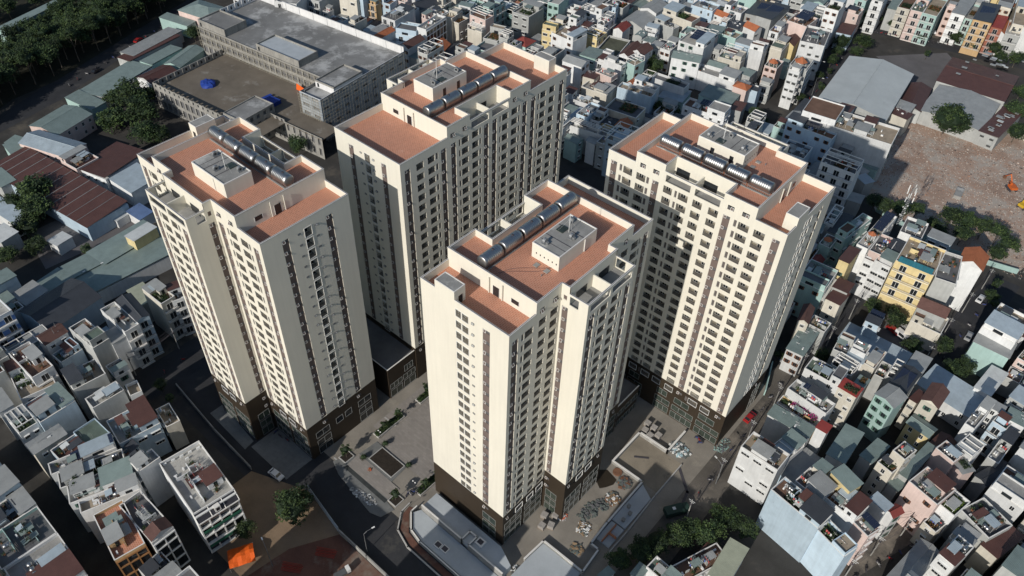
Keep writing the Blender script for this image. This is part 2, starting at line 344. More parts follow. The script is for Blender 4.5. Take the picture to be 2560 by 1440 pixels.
    for FS, sd in ((FS0, 1), (FS1, -1)):
        sp = [(4.55, 5.95, [(zb, 72.4)], .14, 1)]
        facade(wall, FS, 0, 6.4, zb, 73.3, sp); facade(base, FS, 0, 6.4, 0, zb, [])
        facade(wall, FS, 0, 4.5, 73.3, 76.2, [(2.2, 4.3, [(73.5, 75.8)], .2, None)]); facade(wall, FS, 4.5, 6.4, 73.3, 77.9, [(5.0, 5.8, [(74.2, 75.4)], .2, 1)])
        if B_open:
            for k in range(19): FS.place('casement_window', shared(casement_mesh, 1.4, rnd.choice((2, 9, 18)), 1), root, 5.25, 71.5 - ZP * k)
            for k in range(19, 21): FS.place('casement_window', shared(casement_mesh, 1.4, 12, 1), root, 5.25, 71.5 - ZP * k, .4)
            for z0_, z1_ in ((.3, 3.0), (3.5, 5.8), (6.4, 8.9)): FS.place('shop_window', shared(shop_mesh, 3.4, z1_ - z0_, 2), root, 3.9, z0_, .03)
    # the two ends
    def loggias(F, a, b, h, zt): return (a, b, rows(zt, h, 0, 19), 1.5, None)
    nn = 'n' in visible; ee = 'e' in visible
    seg(FN, 0, W_T, 75.0, endn, extra=[loggias(FN, 10.6, 12.5, 2.4, 72.7)] if nn else [])
    ex = [loggias(FE, 10.2, 11.8, 1.9, 73.0), loggias(FE, 12.1, 13.5, 1.9, 73.0)] if ee else []
    seg(FE, 0, 13.8, 75.0, ende, extra=ex); seg(FE, 13.8, 19.0, 77.0, ende); seg(FE, 19.0, W_T, 75.0, ende)
    if nn:
        fill_face(root, FN, endn, 20)
        for k in range(20):
            FN.place('stair_loggia', shared(stairloggia_mesh, 1.9, 2.4), root, 11.55, 70.3 - ZP * k)
            for a in (9.25, 13.75): FN.place('vent_window', shared(vent_mesh, int(rnd.random() < (.3 if a < 10 else .6))), root, a, 71.85 - ZP * k, .002)
        for a, b, zz in ((2.3, 6.7, ((.2, 2.8), (3.4, 5.7), (6.7, 9.0))), (16.5, 20.9, ((.2, 2.9), (3.5, 5.7), (6.6, 8.9))), (8.9, 11.2, ((6.7, 9.0),)), (12.0, 14.2, ((6.7, 9.0),))):
            for z0_, z1_ in zz: FN.place('shop_window', shared(shop_mesh, b - a, z1_ - z0_, 2 if b - a > 3 else 1, True), root, (a + b) / 2, z0_, .03)
    if ee:
        fill_face(root, FE, ende, 20)
        for k in range(20):
            FE.place('stair_loggia', shared(stairloggia_mesh, 1.6, 1.9), root, 11.0, 71.1 - ZP * k); FE.place('stair_loggia', shared(stairloggia_mesh, 1.4, 1.9), root, 12.8, 71.1 - ZP * k)
            FE.place('vent_window', shared(vent_mesh, int(rnd.random() < .4)), root, 9.0, 71.85 - ZP * k, .002)
        for z0_, z1_ in ((.2, 2.8), (3.2, 5.4), (6.2, 8.8)): FE.place('shop_window', shared(shop_mesh, 4.2, z1_ - z0_, 2), root, 4.4, z0_, .03)
    if F_open:
        for a, b, n in ((.4, 7.4, 4), (8.4, 15.2, 4), (16.0, 20.8, 3), (25.3, 30.2, 3), (30.9, 37.8, 4), (38.8, 45.8, 4)):
            FF.place('shop_window', shared(shop_mesh, round(b - a, 2), 2.4, n), root, (a + b) / 2, .4, .03)
            FF.place('shop_window', shared(shop_mesh, round(b - a, 2), 2.0, max(2, n - 1)), root, (a + b) / 2, 3.5, .03)
            FF.place('shop_window', shared(shop_mesh, round((b - a) * .68, 2), 2.1, 2), root, a + (b - a) * .62, 6.6, .03)
    if B_open:
        for F_, L_ in ((FB, [(.6, 6.8), (8.0, 14.4), (31.2, 37.6), (38.9, 45.4)]), (FY, [(.8, 7.0), (8.2, 14.4)])):
            for a, b in L_:
                for z0_, z1_ in ((.3, 2.8), (3.4, 5.7), (6.5, 8.8)): F_.place('shop_window', shared(shop_mesh, round(b - a, 2), round(z1_ - z0_, 2), 3), root, (a + b) / 2, z0_, .03)
    # inner faces of parapets, walls of the raised middle block, loggia yards
    T = .28
    def par(x0, y0, x1, y1, zf, zt):          # a parapet wall strip inside the outline, floor zf up to zt (top is closed by the coping)
        wall.box(x0, y0, zf, x1, y1, zt)
    zw, zc = 73.15, 76.3
    for s0, s1 in ((0, c0), (c1, L)):
        par(s0 + .01, .01, s1 - .01, T, zw, 74.99); par(s0 + .01, W_T - T, s1 - .01, W_T - .01, zw, 74.99)
    par(L - T, T, L - .01, W_T - T, zw, 74.99); par(.01, T, T, 13.8, zw, 74.99); par(.01, 19.0, T, W_T - T, zw, 74.99)
    for s0, s1 in ((c0, n0), (n1, c1)): par(s0 + .3, W_T - T, s1 - .01, W_T - .01, zc, 77.89)
    for s0, s1 in ((c0, b0), (b1, c1)): par(s0 + .3, .01, s1 - .01, T, zc, 77.89)
    for s in (c0, c1 - .3): wall.box(s, .01, zw, s + .3, W_T - .01, 77.9)
    wall.box(n0, 18.1, zw, n1, 18.4, 77.9); wall.box(n0 - .3, 18.1, zc - 3.1, n0, W_T - .01, 77.9); wall.box(n1, 18.1, zc - 3.1, n1 + .3, W_T - .01, 77.9)
    wall.box(n0, W_T - .25, 73.16, n0 + .5, W_T - .2, 76.2); h_ = (n0 + n1) / 2; wall.box(h_ - .13, 18.4, zw, h_ + .13, W_T - .2, 76.2)
    wall.box(b0 + .01, -1.9, zc - 3.1, b1 - .01, -1.62, 77.9); wall.box(b0 + .005, -1.9, zc, b0 + .28, T, 77.9); wall.box(b1 - .28, -1.9, zc, b1 - .005, T, 77.9)
    wall.box(b0 + 7.45, -6.2, zw, b0 + 7.7, -1.9, 76.2)
    for s in (n0, n1 - .02): pass
    # back wall openings of the loggia yards, doors
    wo = wall.build('wall', root); bo = base.build('base', root)
    def one(name, *boxes):
        d_ = MB(glass, white_f, cream)
        for b in boxes: d_.box(*b)
        d_.build(name, root)
    for xa in (n0 + 4.0, h_ + 3.7): one('roof_door', (xa - .1, 18.4, 73.2, xa + 3.4, 18.42, 75.3, 0))
    for xa in (b0 + 2.2, b0 + 9.4): one('roof_door', (xa, -1.93, 73.2, xa + 3.4, -1.9, 75.3, 0))
    for s, dx in ((c0, -1), (c1, 1)):
        for nm, ya, ww, z0_, z1_ in (('roof_door', 9.2, 1.7, zw + .05, 75.6), ('roof_window', 4.2, 2.0, 74.2, 75.3)):
            x_ = s + (.02 if dx > 0 else -.04); x2 = x_ + dx * .04
            one(nm, (x_, ya, z0_, x_ + .02, ya + ww, z1_, 0), *[(min(x_, x2), yb - .05, z0_, max(x_ + .02, x2 + .02), yb + .05, z1_, 1) for yb in (ya, ya + ww)])
        for yb in (8.3, 11.7): dp = MB(cream); dp.bar((s + dx * .3, yb, zw + .2), (s + dx * .3, yb, 77.2), .13, 0, 6); dp.build('drain_pipe', root)
    # coping slabs with a dark metal flashing on their outer edge
    cp = MB(coping, flashing)
    def cop(x0, y0, x1, y1, z):
        cp.box(x0 - .04, y0 - .04, z + .001, x1 + .04, y1 + .04, z + .1, 0, True)
        if abs(x1 - x0) > abs(y1 - y0): cp.box(x0, (y0 + y1) / 2 - .05, z + .1, x1, (y0 + y1) / 2 + .05, z + .14, 1)
        else: cp.box((x0 + x1) / 2 - .05, y0, z + .1, (x0 + x1) / 2 + .05, y1, z + .141, 1)
    for s0, s1 in ((0, c0 - .05), (c1 + .05, L)): cop(s0, 0, s1, T, 75.0); cop(s0, W_T - T, s1, W_T, 75.0)
    cop(L - T, T + .05, L, W_T - T - .05, 75.002); cop(0, T + .05, T, 13.7, 75.002); cop(0, 19.1, T, W_T - T - .05, 75.002)
    for s0, s1 in ((c0, n0), (n1, c1)): cop(s0, W_T - T, s1, W_T, 77.9)
    for s0, s1 in ((c0, b0), (b1, c1)): cop(s0, 0, s1, T, 77.9)
    cop(c0, T + .05, c0 + T, W_T - T - .05, 77.902); cop(c1 - T, T + .05, c1, W_T - T - .05, 77.902)
    cop(n0 + .05, 18.1, n1 - .05, 18.1 + T, 77.902); cop(n0 - T, 18.15, n0, W_T - T - .05, 77.904); cop(n1, 18.15, n1 + T, W_T - T - .05, 77.904)
    cop(b0, -1.9, b1, -1.9 + T, 77.904); cop(b0, -1.58, b0 + T, -.06, 77.906); cop(b1 - T, -1.58, b1, -.06, 77.906)
    cop(b0, -6.4, b1, -6.4 + T, 76.2); cop(b0, -6.06, b0 + T, -1.95, 76.202); cop(b1 - T, -6.06, b1, -1.95, 76.202); cop(n0 + .05, W_T - T, n1 - .05, W_T, 76.2)
    cp.build('coping', root)
    # roof decks
    rf = MB(terracotta)
    for s0, s1 in ((T, c0), (c1, L - T)): rf.box(s0, T, zw - .3, s1, W_T - T, zw)
    rf.box(c0 + .3, T, zc - .3, c1 - .3, 18.1, zc); rf.box(c0 + .3, 18.1, zc - .3, n0 - .3, W_T - T, zc); rf.box(n1 + .3, 18.1, zc - .3, c1 - .3, W_T - T, zc); rf.box(b0 + .28, -1.62, zc - .3, b1 - .28, T, zc)
    rf.build('roof_deck', root)
    for q in ((n0, 18.4, n1, W_T - .2), (b0 + .2, -6.2, b1 - .2, -1.9)): fl_ = MB(concrete); fl_.box(q[0], q[1], zw - .3, q[2], q[3], zw); fl_.build('loggia_floor', root)
    # stair hut on the wing
    sh = MB(cream, concrete, glass, coping); sh.box(.02, 13.8, zw, 3.0, 19.0, 77.0, 0); sh.box(.22, 14.0, 77.0, 2.8, 18.8, 77.05, 1)
    for q in ((.02, 13.8, 3.0, 13.98), (.02, 18.82, 3.0, 19.0), (.02, 13.98, .2, 18.82), (2.82, 13.98, 3.0, 18.82)): sh.box(q[0], q[1], 77.001, q[2], q[3], 77.14, 3)
    sh.box(1.1, 13.77, 73.2, 2.2, 13.79, 75.3, 2); sh.build('stair_hut', root)
    # lift machine house
    ox = c0 - 7.6 + (0 if L < 50 else 0); X0, X1, Y0, Y1 = (18.4 if L < 50 else 26.0), (30.4 if L < 50 else 38.0), 3.6, 10.4
    hh = MB(cream, concrete, glass, coping, steel_d, glass_g, flashing)
    hh.box(X0, Y0, zc, X1, Y1, 79.7, 0); hh.box(X0 + .2, Y0 + .2, 79.7, X1 - .2, Y1 - .2, 79.76, 1)
    for q in ((X0, Y0, X1, Y0 + .2), (X0, Y1 - .2, X1, Y1), (X0, Y0 + .2, X0 + .2, Y1 - .2), (X1 - .2, Y0 + .2, X1, Y1 - .2)): hh.box(q[0], q[1], 79.701, q[2], q[3], 79.95, 3)
    for k in (1, 2): hh.box(X0 + 4 * k - .06, Y0 + .2, 79.76, X0 + 4 * k + .06, Y1 - .2, 79.82, 6)
    hh.box(X0 + 2.2, Y0 + .2, 79.76, X0 + 2.3, Y1 - .2, 79.8, 6)
    hh.box(X0 + 6.2, Y1 - 2.6, 79.76, X0 + 8.2, Y1 - .9, 79.95, 5)
    for k in range(6): hh.box(X0 - .02, Y0 + .5 + k, 77.6, X0, Y0 + .75 + k, 78.0, 2)
    for xa in (X0 + 2.5, X0 + 7.5): hh.box(xa, Y1, zc + .02, xa + 1.0, Y1 + .02, 78.4, 2)
    hh.bar((X0 + 8, Y0 - .1, zc + .2), (X0 + 8, Y0 - .1, 79.6), .1, 3, 6)
    hh.build('machine_house', root)
    for fx, fy in ((X0 + 1.6, Y0 + 4.9), (X0 + 6.3, Y0 + 2.0), (X0 + 10.2, Y0 + 5.3)):
        o = empty('roof_fan', (0, 0, 0)); o.parent = root; o.location = (fx, fy, 79.76)
        o.rotation_euler = (0, 0, rnd.choice((0, .3, 1.57)))
        f = MB(steel_d, glass); f.smooth = False
        f.cyl((-.28, 0, .62), (.28, 0, .62), [(0, .62), (1, .62)], 0, 14); f.cyl((.28, 0, .62), (.3, 0, .62), [(0, .3), (1, .3)], 1, 10); f.box(-.5, -.6, 0, .5, .6, .12, 0); f.build('fan_scroll', o)
        g = MB(steel_d); g.box(-.85, -.25, .12, -.3, .25, .6, 0); g.build('fan_motor', o)
    mast = MB(white_f); mx, my = X0 + 7.4, Y0 + 3.6; mast.bar((mx, my, 79.7), (mx, my, 84.4), .06, 0, 5)
    for a in (0, 2.1, 4.2): mast.bar((mx, my, 83), (mx + 2.2 * math.cos(a), my + 2.2 * math.sin(a), 79.8), .015, 0, 3)
    mast.build('lightning_mast', root)
    hs = MB(concrete, steel_d)
    for k in range(2): hs.box(X0 - 2.0 - k * .0, Y0 + 1.2 + 2.6 * k, zc, X0 - .9, Y0 + 2.2 + 2.6 * k, zc + .18, 0)
    hs.bar((X0 - 3.2, Y0 + 1.6, zc + .02), (X0 - 3.2, Y0 + 1.6, zc + .5), .12, 1, 6)
    hs.build('roof_hatch', root)
    return root
TOWERS = {
 'A': tower(-163.06, 60.2, 0.0, 46.2, 7.6, 'left-hand cream apartment tower with its projecting bay facing the lower left', 'bn'),
 'B': tower(-139.7, 159.36, -math.pi / 2, 61.2, 15.3, 'longest cream apartment tower, standing at the back beside the grey construction site', 'fn'),
 'C': tower(-63.3, 75.33, math.pi / 2, 46.2, 7.6, 'front cream apartment tower nearest the viewer, in the middle of the site', 'be'),
 'D': tower(-39.61, 159.36, math.pi, 46.2, 7.6, 'right-hand cream apartment tower partly shaded by the front tower', 'fe')}
cbm = MB(flashing)
for ph in (0, .35):
    pts = [(9.5 + k * 1.1, 11.5 - k * .62 + 1.2 * math.sin(k * .55 + ph * 3) - ph, 76.36) for k in range(14)]
    for a_, b_ in zip(pts, pts[1:]): cbm.bar(a_, b_, .035, 0, 3)
cbm.build('loose_cable', TOWERS['C'])
# water tanks on the towers: each lies on its own steel cradle
def tank_meshes(length, r):
    t = MB(steel); t.smooth = True
    rs = [(0, .02), (.004, r * .55), (.02, r * .86), (.05, r)]
    for k in range(1, 10):
        q = .05 + .9 * k / 10; rs += [(q - .006, r), (q, r * 1.018), (q + .006, r)]
    rs += [(.95, r), (.98, r * .86), (.996, r * .55), (1, .02)]
    t.cyl((-length / 2, 0, 0), (length / 2, 0, 0), rs, 0, 24); me = t.mesh('tank_shell')
    c = MB(steel_d); n = int(length / .42)
    for k in range(n + 1):
        x = -length / 2 + .1 + k * (length - .2) / n
        for s in (-1, 1): c.box(x - .03, s * r * .72 - .03, -r - .35, x + .03, s * r * .72 + .03, -r * .45, 0)
    for s in (-1, 1): c.box(-length / 2, s * r * .72 - .05, -r - .38, length / 2, s * r * .72 + .05, -r - .3, 0); c.box(-length / 2, s * r * .62 - .05, -r * .85, length / 2, s * r * .62 + .05, -r * .74, 0)
    cm = c.mesh('tank_cradle')
    h = MB(flashing, steel); h.cyl((0, 0, r - .03), (0, 0, r + .12), [(0, .3), (1, .26)], 0, 12); hm = h.mesh('tank_hatch')
    return me, cm, hm
TM, CM, HM = tank_meshes(5.4, 1.33)
ORD = ('first', 'second', 'third', 'fourth', 'fifth')
TN = {'A': 'left tower', 'B': 'long rear tower', 'C': 'front tower', 'D': 'right tower'}
for key, root in TOWERS.items():
    rz = root.rotation_euler.z; off = 8.6 + (7.6 if key == 'B' else 0)
    cb = MB(concrete); cb.box(off - .3, 13.75, 76.3, off + 29.3, 13.95, 76.5); cb.box(off - .3, 15.85, 76.3, off + 29.3, 16.05, 76.5); cb.build('tank_plinth', root)
    for k in range(5):
        p = Matrix.Translation(root.location) @ Matrix.Rotation(rz, 4, 'Z') @ Vector((off + 2.68 + 5.83 * k, 14.9, 0))
        near = k + 1 if key in 'C' else 5 - k
        e = empty('water_tank', (p.x, p.y, 78.25), rz, '%s of five big steel tanks on the %s roof, nearest end first' % (ORD[near - 1], TN[key]) if key in 'BC' else
                  '%s of five big steel tanks on the %s roof from the right' % (ORD[(k if key == 'D' else 4 - k)], TN[key]), 'water tank', 'steel water tanks on the tower roofs')
        link('tank_shell', TM, e); link('cradle', CM, e); link('hatch', HM, e, (.6, 0, 0))
# ---------------------------------------------------------------- ground, roads, estate paving
def struct(name, mb, **k): o = mb.build(name, **k); o['kind'] = 'structure'; return o
earth = M('city_ground', (.055, .052, .048), .95, .35, .12, .15, spot=((.11, .095, .075), .34, .06), bump=.3)
asphalt = M('asphalt', (.040, .041, .045), .93, .25, .15, .12, spot=((.085, .08, .072), .34, .10), bump=.15)
dust = M('dusty_asphalt', (.125, .112, .097), .95, .3, .10, .2, spot=((.24, .21, .175), .42, .07), bump=.2)
pave_c = M('estate_concrete', (.27, .245, .21), .9, .25, .10, .14, spot=((.33, .30, .25), .36, .12), bump=.1)
pave_t = M('plaza_pavers', (.31, .285, .26), .85, .10, .15, .06, tile=(1.2, .6, (.27, .235, .21)))
pave_g = M('grey_pavers', (.19, .195, .19), .85, .15, .2, .1, tile=(.8, .8, (.19, .19, .185)))
dirt = M('tan_dirt', (.25, .18, .12), 1, .25, .12, .12, bump=.3)
redearth = M('red_brown_earth', (.15, .075, .055), 1, .3, .15, .15, spot=((.20, .16, .13), .40, .08), bump=.3)
rubble_m = M('rubble_ground', (.40, .285, .22), 1, .25, .06, .30, spot=((.40, .35, .30), .46, .12), bump=.6)
whiteroof = M('waterproof_white', (.44, .475, .50), .7, .12, .2, .06, spot=((.36, .38, .40), .30, .25))
curb_m = M('kerb_stone', (.46, .45, .43), .85, .12)
yard_m = M('yard_asphalt', (.135, .128, .13), .92, .2, .12, .1)
def sheet_poly(name, pts, z, mat, kind='structure'):
    mb = MB(mat); mb.poly([(x, y, z) for x, y in pts]); o = mb.build(name); o['kind'] = kind; return o
sheet_poly('ground', [(-2500, -1500), (2500, -1500), (2500, 3500), (-2500, 3500)], 0, earth)
def rect(x0, y0, x1, y1): return [(x0, y0), (x1, y0), (x1, y1), (x0, y1)]
sheet_poly('road', rect(-167, 45, -62, 63.5), .004, asphalt)
sheet_poly('road', rect(-178, 42, -166, 120), .008, asphalt)
sheet_poly('road', [(-43.5, 88), (-30, 88), (-31, 175), (-41, 175)], .004, dust)
sheet_poly('road', [(-62, 60), (-43, 70), (-31, 88), (-62, 88)], .004, dust)
sheet_poly('road', [(-41.5, 175), (-33, 175), (-33, 240), (-38, 240)], .008, asphalt)
sheet_poly('road', [(-330, 70), (-338, 66), (-352, 100), (-390, 182), (-398, 205), (-384, 208), (-372, 182), (-338, 103)], .008, asphalt)
sheet_poly('road', [(-7.5, 200), (1, 200), (3, 262), (-5, 262), (-9, 240)], .008, asphalt)
sheet_poly('road', [(-104, 320), (-112, 320), (-118, 372), (-126, 412), (-122, 422), (-108, 380)], .008, asphalt)
sheet_poly('road', [(-130, 405), (-68, 418), (-40, 424), (-40, 434), (-84, 424), (-132, 416)], .012, asphalt)
sheet_poly('road', [(-97, 424), (-85, 426), (-90, 560), (-104, 560)], .008, dust)
sheet_poly('road', [(0, 122), (4, 122), (14, 150), (9, 152)], .008, dust)
sheet_poly('grass_verge', [(-338, 62), (-352, 88), (-354, 108), (-363, 132), (-373, 158), (-384, 190), (-396, 225), (-470, 225), (-470, 62)], .03, M('dark_verge', (.030, .030, .020), 1, .35, .15, .2, spot=((.13, .095, .06), .34, .1)))
sheet_poly('vacant_lot', [(-62, 285), (-50, 268), (-22, 262), (0, 268), (6, 300), (-8, 352), (-30, 360), (-66, 350)], .012, rubble_m)
sheet_poly('yard', [(-100, 386), (-76, 414), (-72, 410), (-62, 372), (-70, 366)], .012, yard_m)
sheet_poly('yard', [(-262, 52), (-240, 48), (-238, 78), (-232, 96), (-246, 98), (-262, 66)], .012, yard_m)
sheet_poly('car_park', [(-28, 204), (-11, 204), (-9, 219), (-30, 221)], .012, yard_m)
sheet_poly('dirt_ground', [(-126, 28), (-100, 28), (-92, 51), (-110, 53.4), (-126, 47)], .012, dirt)
sheet_poly('dirt_ground', [(-104, 20), (-70, 20), (-78, 50.6), (-95, 50.6), (-101, 40)], .016, redearth)
# estate: pavements, plaza
sheet_poly('pavement', rect(-170, 63.5, -38.5, 165), .012, pave_c)
sheet_poly('road', rect(-117, 57, -113, 63.5), .02, asphalt)
sheet_poly('plaza', rect(-108.6, 75.3, -86.6, 118), .02, pave_t)
sheet_poly('pavement', rect(-113.6, 78, -108.8, 118), .024, pave_t)
def slab(name, pts, z0, z1, mat, kind='structure'):
    mb = MB(mat); mb.poly([(x, y, z1) for x, y in pts])
    for i in range(len(pts)):
        a, b = pts[i], pts[(i + 1) % len(pts)]; mb.poly([(a[0], a[1], z0), (b[0], b[1], z0), (b[0], b[1], z1), (a[0], a[1], z1)])
    o = mb.build(name)
    if kind: o['kind'] = kind
    return o
slab('pavement', [(-112.6, 63.2), (-108.5, 61.6), (-94, 59.6), (-91, 60.6), (-90, 64.2), (-93.4, 64.6), (-93.3, 68), (-96.5, 69.2), (-97, 75.2), (-108.8, 75.2), (-109.4, 68.2), (-112, 64.8)], 0, .14, pave_g)
slab('pavement', [(-150, 54.6), (-133.4, 53), (-132.9, 47.9 + 2), (-150, 50.5)], 0, .14, pave_g)
slab('pavement', rect(-132.3, 51.5, -117.2, 60), 0, .14, pave_g)
sheet_poly('garden_pond', rect(-109, 63.9, -93.2, 65.0), .16, M('dark_gravel', (.05, .055, .055), .8, .3, .5, .2))
slab('pavement', [(-109, 65.0), (-93.4, 65.2), (-93.4, 69.2), (-109.4, 69.4)], .0, .17, pave_t)
def kerbed_bed(name, x0, y0, x1, y1, h, label):
    e = empty(name, ((x0 + x1) / 2, (y0 + y1) / 2, 0), 0, label, 'planting bed'); w, d = (x1 - x0) / 2, (y1 - y0) / 2
    k = MB(curb_m)
    for q in ((-w, -d, w, -d + .22), (-w, d - .22, w, d), (-w, -d + .22, -w + .22, d - .22), (w - .22, -d + .22, w, d - .22)): k.box(q[0], q[1], 0, q[2], q[3], h)
    k.build('kerb', e); s = MB(soil); s.box(-w + .22, -d + .22, 0, w - .22, d - .22, h - .06); s.build('soil', e); return e
kerbed_bed('planting_bed', -106.3, 70.0, -97.4, 75.0, .32, 'square bed of bare dark soil with round bushes at its corners')
kerbed_bed('planting_bed', -112.4, 64.9, -109.6, 68.1, .34, 'small kerbed bed with a round tree next to the left tower')
kerbed_bed('planting_bed', -93.2, 64.9, -90.2, 67.9, .34, 'small kerbed bed with a tree at the lower end of the plaza')
kerbed_bed('planting_bed', -111.4, 76.2, -109.2, 86, .55, 'long raised planter between the plaza and the left tower')
kerbed_bed('planting_bed', -111.4, 92, -109.2, 104, .55, 'raised planter in front of the brown podium')
kerbed_bed('planting_bed', -90.0, 71.4, -87.8, 80, .55, 'raised planter beside the white wall of the front tower')
# leaf masses
def leaf_quads(mb, pts, size, mis):
    for p in pts:
        a = rnd.random() * 6.283; t = rnd.uniform(-.9, .9); u = Vector((math.cos(a), math.sin(a), t)).normalized(); w = u.cross(Vector((rnd.uniform(-1,1), rnd.uniform(-1,1), 1))).normalized()
        s = size * rnd.uniform(.6, 1.3); p = Vector(p); mi = rnd.choice(mis) if isinstance(mis, (list, tuple)) else mis
        mb.poly([p - u * s, p - w * s * .6, p + u * s, p + w * s * .6], mi)
def crown_mesh(n, size, squash=.75, clumps=46, mats=None, mis=(0, 0, 1, 1, 1, 2), core=.5):
    mb = MB(*(mats or LEAF))
    for k in range(3):           # ragged inner mass so that the crown is not see-through
        o_ = Vector((rnd.uniform(-.2, .2), rnd.uniform(-.2, .2), rnd.uniform(-.1, .1))); mb.cyl(o_ - Vector((0, 0, core * squash)), o_ + Vector((0, 0, core * squash)), [(0, .05), (.25, core * .8), (.6, core), (.9, core * .5), (1, .05)], 0, 7)
    for c in range(clumps):
        while True:
            v = Vector((rnd.gauss(0, 1), rnd.gauss(0, 1), rnd.gauss(.15, 1)))
            if v.length > .1: break
        v.normalize(); r = rnd.uniform(.35, .82); cc = Vector((v.x * r, v.y * r, v.z * r * squash)); cr = rnd.uniform(.16, .34); mi = rnd.choice(mis)
        pts = []
        for k in range(n // clumps):
            q = Vector((rnd.gauss(0, 1), rnd.gauss(0, 1), rnd.gauss(.3, 1))).normalized() * cr * rnd.uniform(.55, 1.05); pts.append(cc + Vector((q.x, q.y, q.z * .8)))
        leaf_quads(mb, pts, size, [mi, mi, mi, min(mi + 1, len(mb.mats) - 1)])
    return mb.mesh('crown')
def trunk_mesh(h, limbs=5):
    mb = MB(bark); mb.cyl((0, 0, 0), (0, 0, h), [(0, .045), (.5, .032), (1, .022)], 0, 7)
    for k in range(limbs):
        a = 6.283 * k / limbs + rnd.random(); z = h * rnd.uniform(.55, .95); r = rnd.uniform(.35, .6)
        p1 = (math.cos(a) * r * .5, math.sin(a) * r * .5, z + .22); mb.bar((0, 0, z), p1, .02, 0, 4); mb.bar(p1, (math.cos(a) * r, math.sin(a) * r, z + .55), .011, 0, 3)
    return mb.mesh('trunk')
CROWNS = [crown_mesh(3400, .052) for _ in range(4)] + [crown_mesh(2600, .06, .6) for _ in range(2)]
CR_SMALL = [crown_mesh(700, .11, .9, 18) for _ in range(3)]
CR_PINK = crown_mesh(1500, .06, .8, 30, [LEAF_P, LEAF[1]], (0, 0, 0, 1))
TRUNKS = [trunk_mesh(1.0) for _ in range(3)]
def tree(x, y, r, h, label=None, group=None, crown=None, z=0, sq=1.0, cat='tree'):
    """r crown radius, h height of the crown's middle"""
    rz = rnd.random() * 6.283; e = empty('tree', (x, y, z), rz, label, cat, group)
    link('crown', crown or rnd.choice(CROWNS), e, (0, 0, h), 0, (r, r * rnd.uniform(.9, 1.1), r * sq))
    link('trunk', rnd.choice(TRUNKS), e, (0, 0, 0), 0, (r, r, h * .85)); return e
# ---------------------------------------------------------------- brown podium blocks
def podium(x0, y0, x1, y1, h, label):
    e = empty('podium_block', (x0, y0, 0), 0, label, 'building'); w, d = x1 - x0, y1 - y0
    b = MB(brown_base, conc_d); b.box(0, 0, 0, w, d, h, 0); b.box(.25, .25, h + .002, w - .25, d - .25, h + .01, 1)
    for q in ((0, 0, w, .25), (0, d - .25, w, d), (0, .25, .25, d - .25), (w - .25, .25, w, d - .25)): b.box(q[0], q[1], h, q[2], q[3], h + .45, 0)
    b.build('wall', e); c = MB(coping); c.box(w - .3, -.02, h + .45, w + .03, d, h + .52); c.box(0, -.03, h + .452, w - .3, .25, h + .522); c.build('coping', e)
    F = Face((w, 0), (0, 1), (1, 0))
    return e, F, w, d
e, F, w_, d_ = podium(-139.6, 87.8, -117.0, 98.0, 11.6, 'dark brown podium block linking the left tower and the long rear tower')
for a, z0, z1, ww, n in ((2.6, 3.6, 5.6, 4.4, 3), (7.6, 3.6, 5.6, 4.6, 3), (7.6, 6.6, 9.0, 3.2, 3), (7.6, .2, 3.0, 4.4, 2), (2.6, .2, 3.0, 4.4, 2)): F.place('shop_window', shared(shop_mesh, ww, z1 - z0, n), e, a, z0, .03)
e, F, w_, d_ = podium(-85.0, 119.6, -63.7, 132.4, 9.2, 'low dark brown podium block between the front tower and the right tower')
for a in (1.8, 5.0, 8.2, 11.2): F.place('shop_window', shared(shop_mesh, 2.6, 2.2, 2), e, a, .3, .03); F.place('shop_window', shared(shop_mesh, 2.6, 2.2, 2), e, a, 4.6, .03)
# ---------------------------------------------------------------- sunken ramps and their white decks beside the front tower
def wallrun(name, pts, h, t, mat, label, cat, z=0, cap=None, closed=False):
    e = empty(name, (pts[0][0], pts[0][1], z), 0, label, cat); o = Vector(pts[0]); mb = MB(mat); cm = MB(cap or mat)
    P = [Vector(p) - o for p in pts]; n = len(P) - (0 if closed else 1)
    for i in range(n):
        a, b = P[i], P[(i + 1) % len(P)]; d = (b - a).normalized(); nn = Vector((-d.y, d.x)) * t / 2; a2, b2 = a - d * t / 2, b + d * t / 2 - d * .003
        q = [(a2 - nn), (b2 - nn), (b2 + nn), (a2 + nn)]
        for m_, z0, z1, s in ((mb, 0, h, 1.0), (cm, h, h + .1, 1.0)):
            idx = [m_.P((v.x, v.y, zz)) for zz in (z0, z1) for v in q]
            for f in ((4,5,6,7),(0,1,5,4),(1,2,6,5),(2,3,7,6),(3,0,4,7)): m_.f.append([idx[k] for k in f]); m_.m.append(0)
    mb.build('wall', e); cm.build('coping', e); return e
slab('white_deck', [(-84.4, 69.0), (-84.4, 73.9), (-62.4, 73.9), (-57.5, 71.8), (-57.5, 68.9)], 0, 2.4, whiteroof, None)
tag(bpy.data.objects['white_deck'], 'upper pale blue-white deck along the foot of the front tower', 'roof deck')
d2 = slab('white_deck', [(-85.6, 66.6), (-82.2, 63.4), (-78.4, 62.6), (-60, 62.6), (-56, 68.4), (-84.6, 68.5)], 0, .9, whiteroof, None)
tag(d2, 'lower pale blue-white deck next to the curving kerb below the front tower', 'roof deck')
wallrun('deck_parapet', [(-84.3, 68.75), (-70.6, 68.75), (-70.6, 71.6), (-68.3, 71.6), (-68.3, 68.75), (-57.5, 68.75)], 3.1, .35, concrete, 'concrete parapet with a square notch between the two pale decks', 'wall', cap=coping)
wallrun('deck_parapet', [(-86, 68.3), (-86, 66.4), (-82.3, 62.9), (-78.4, 62.1), (-60, 62.1)], 1.3, .3, concrete, 'curved low concrete parapet around the lower pale deck', 'wall', cap=coping)
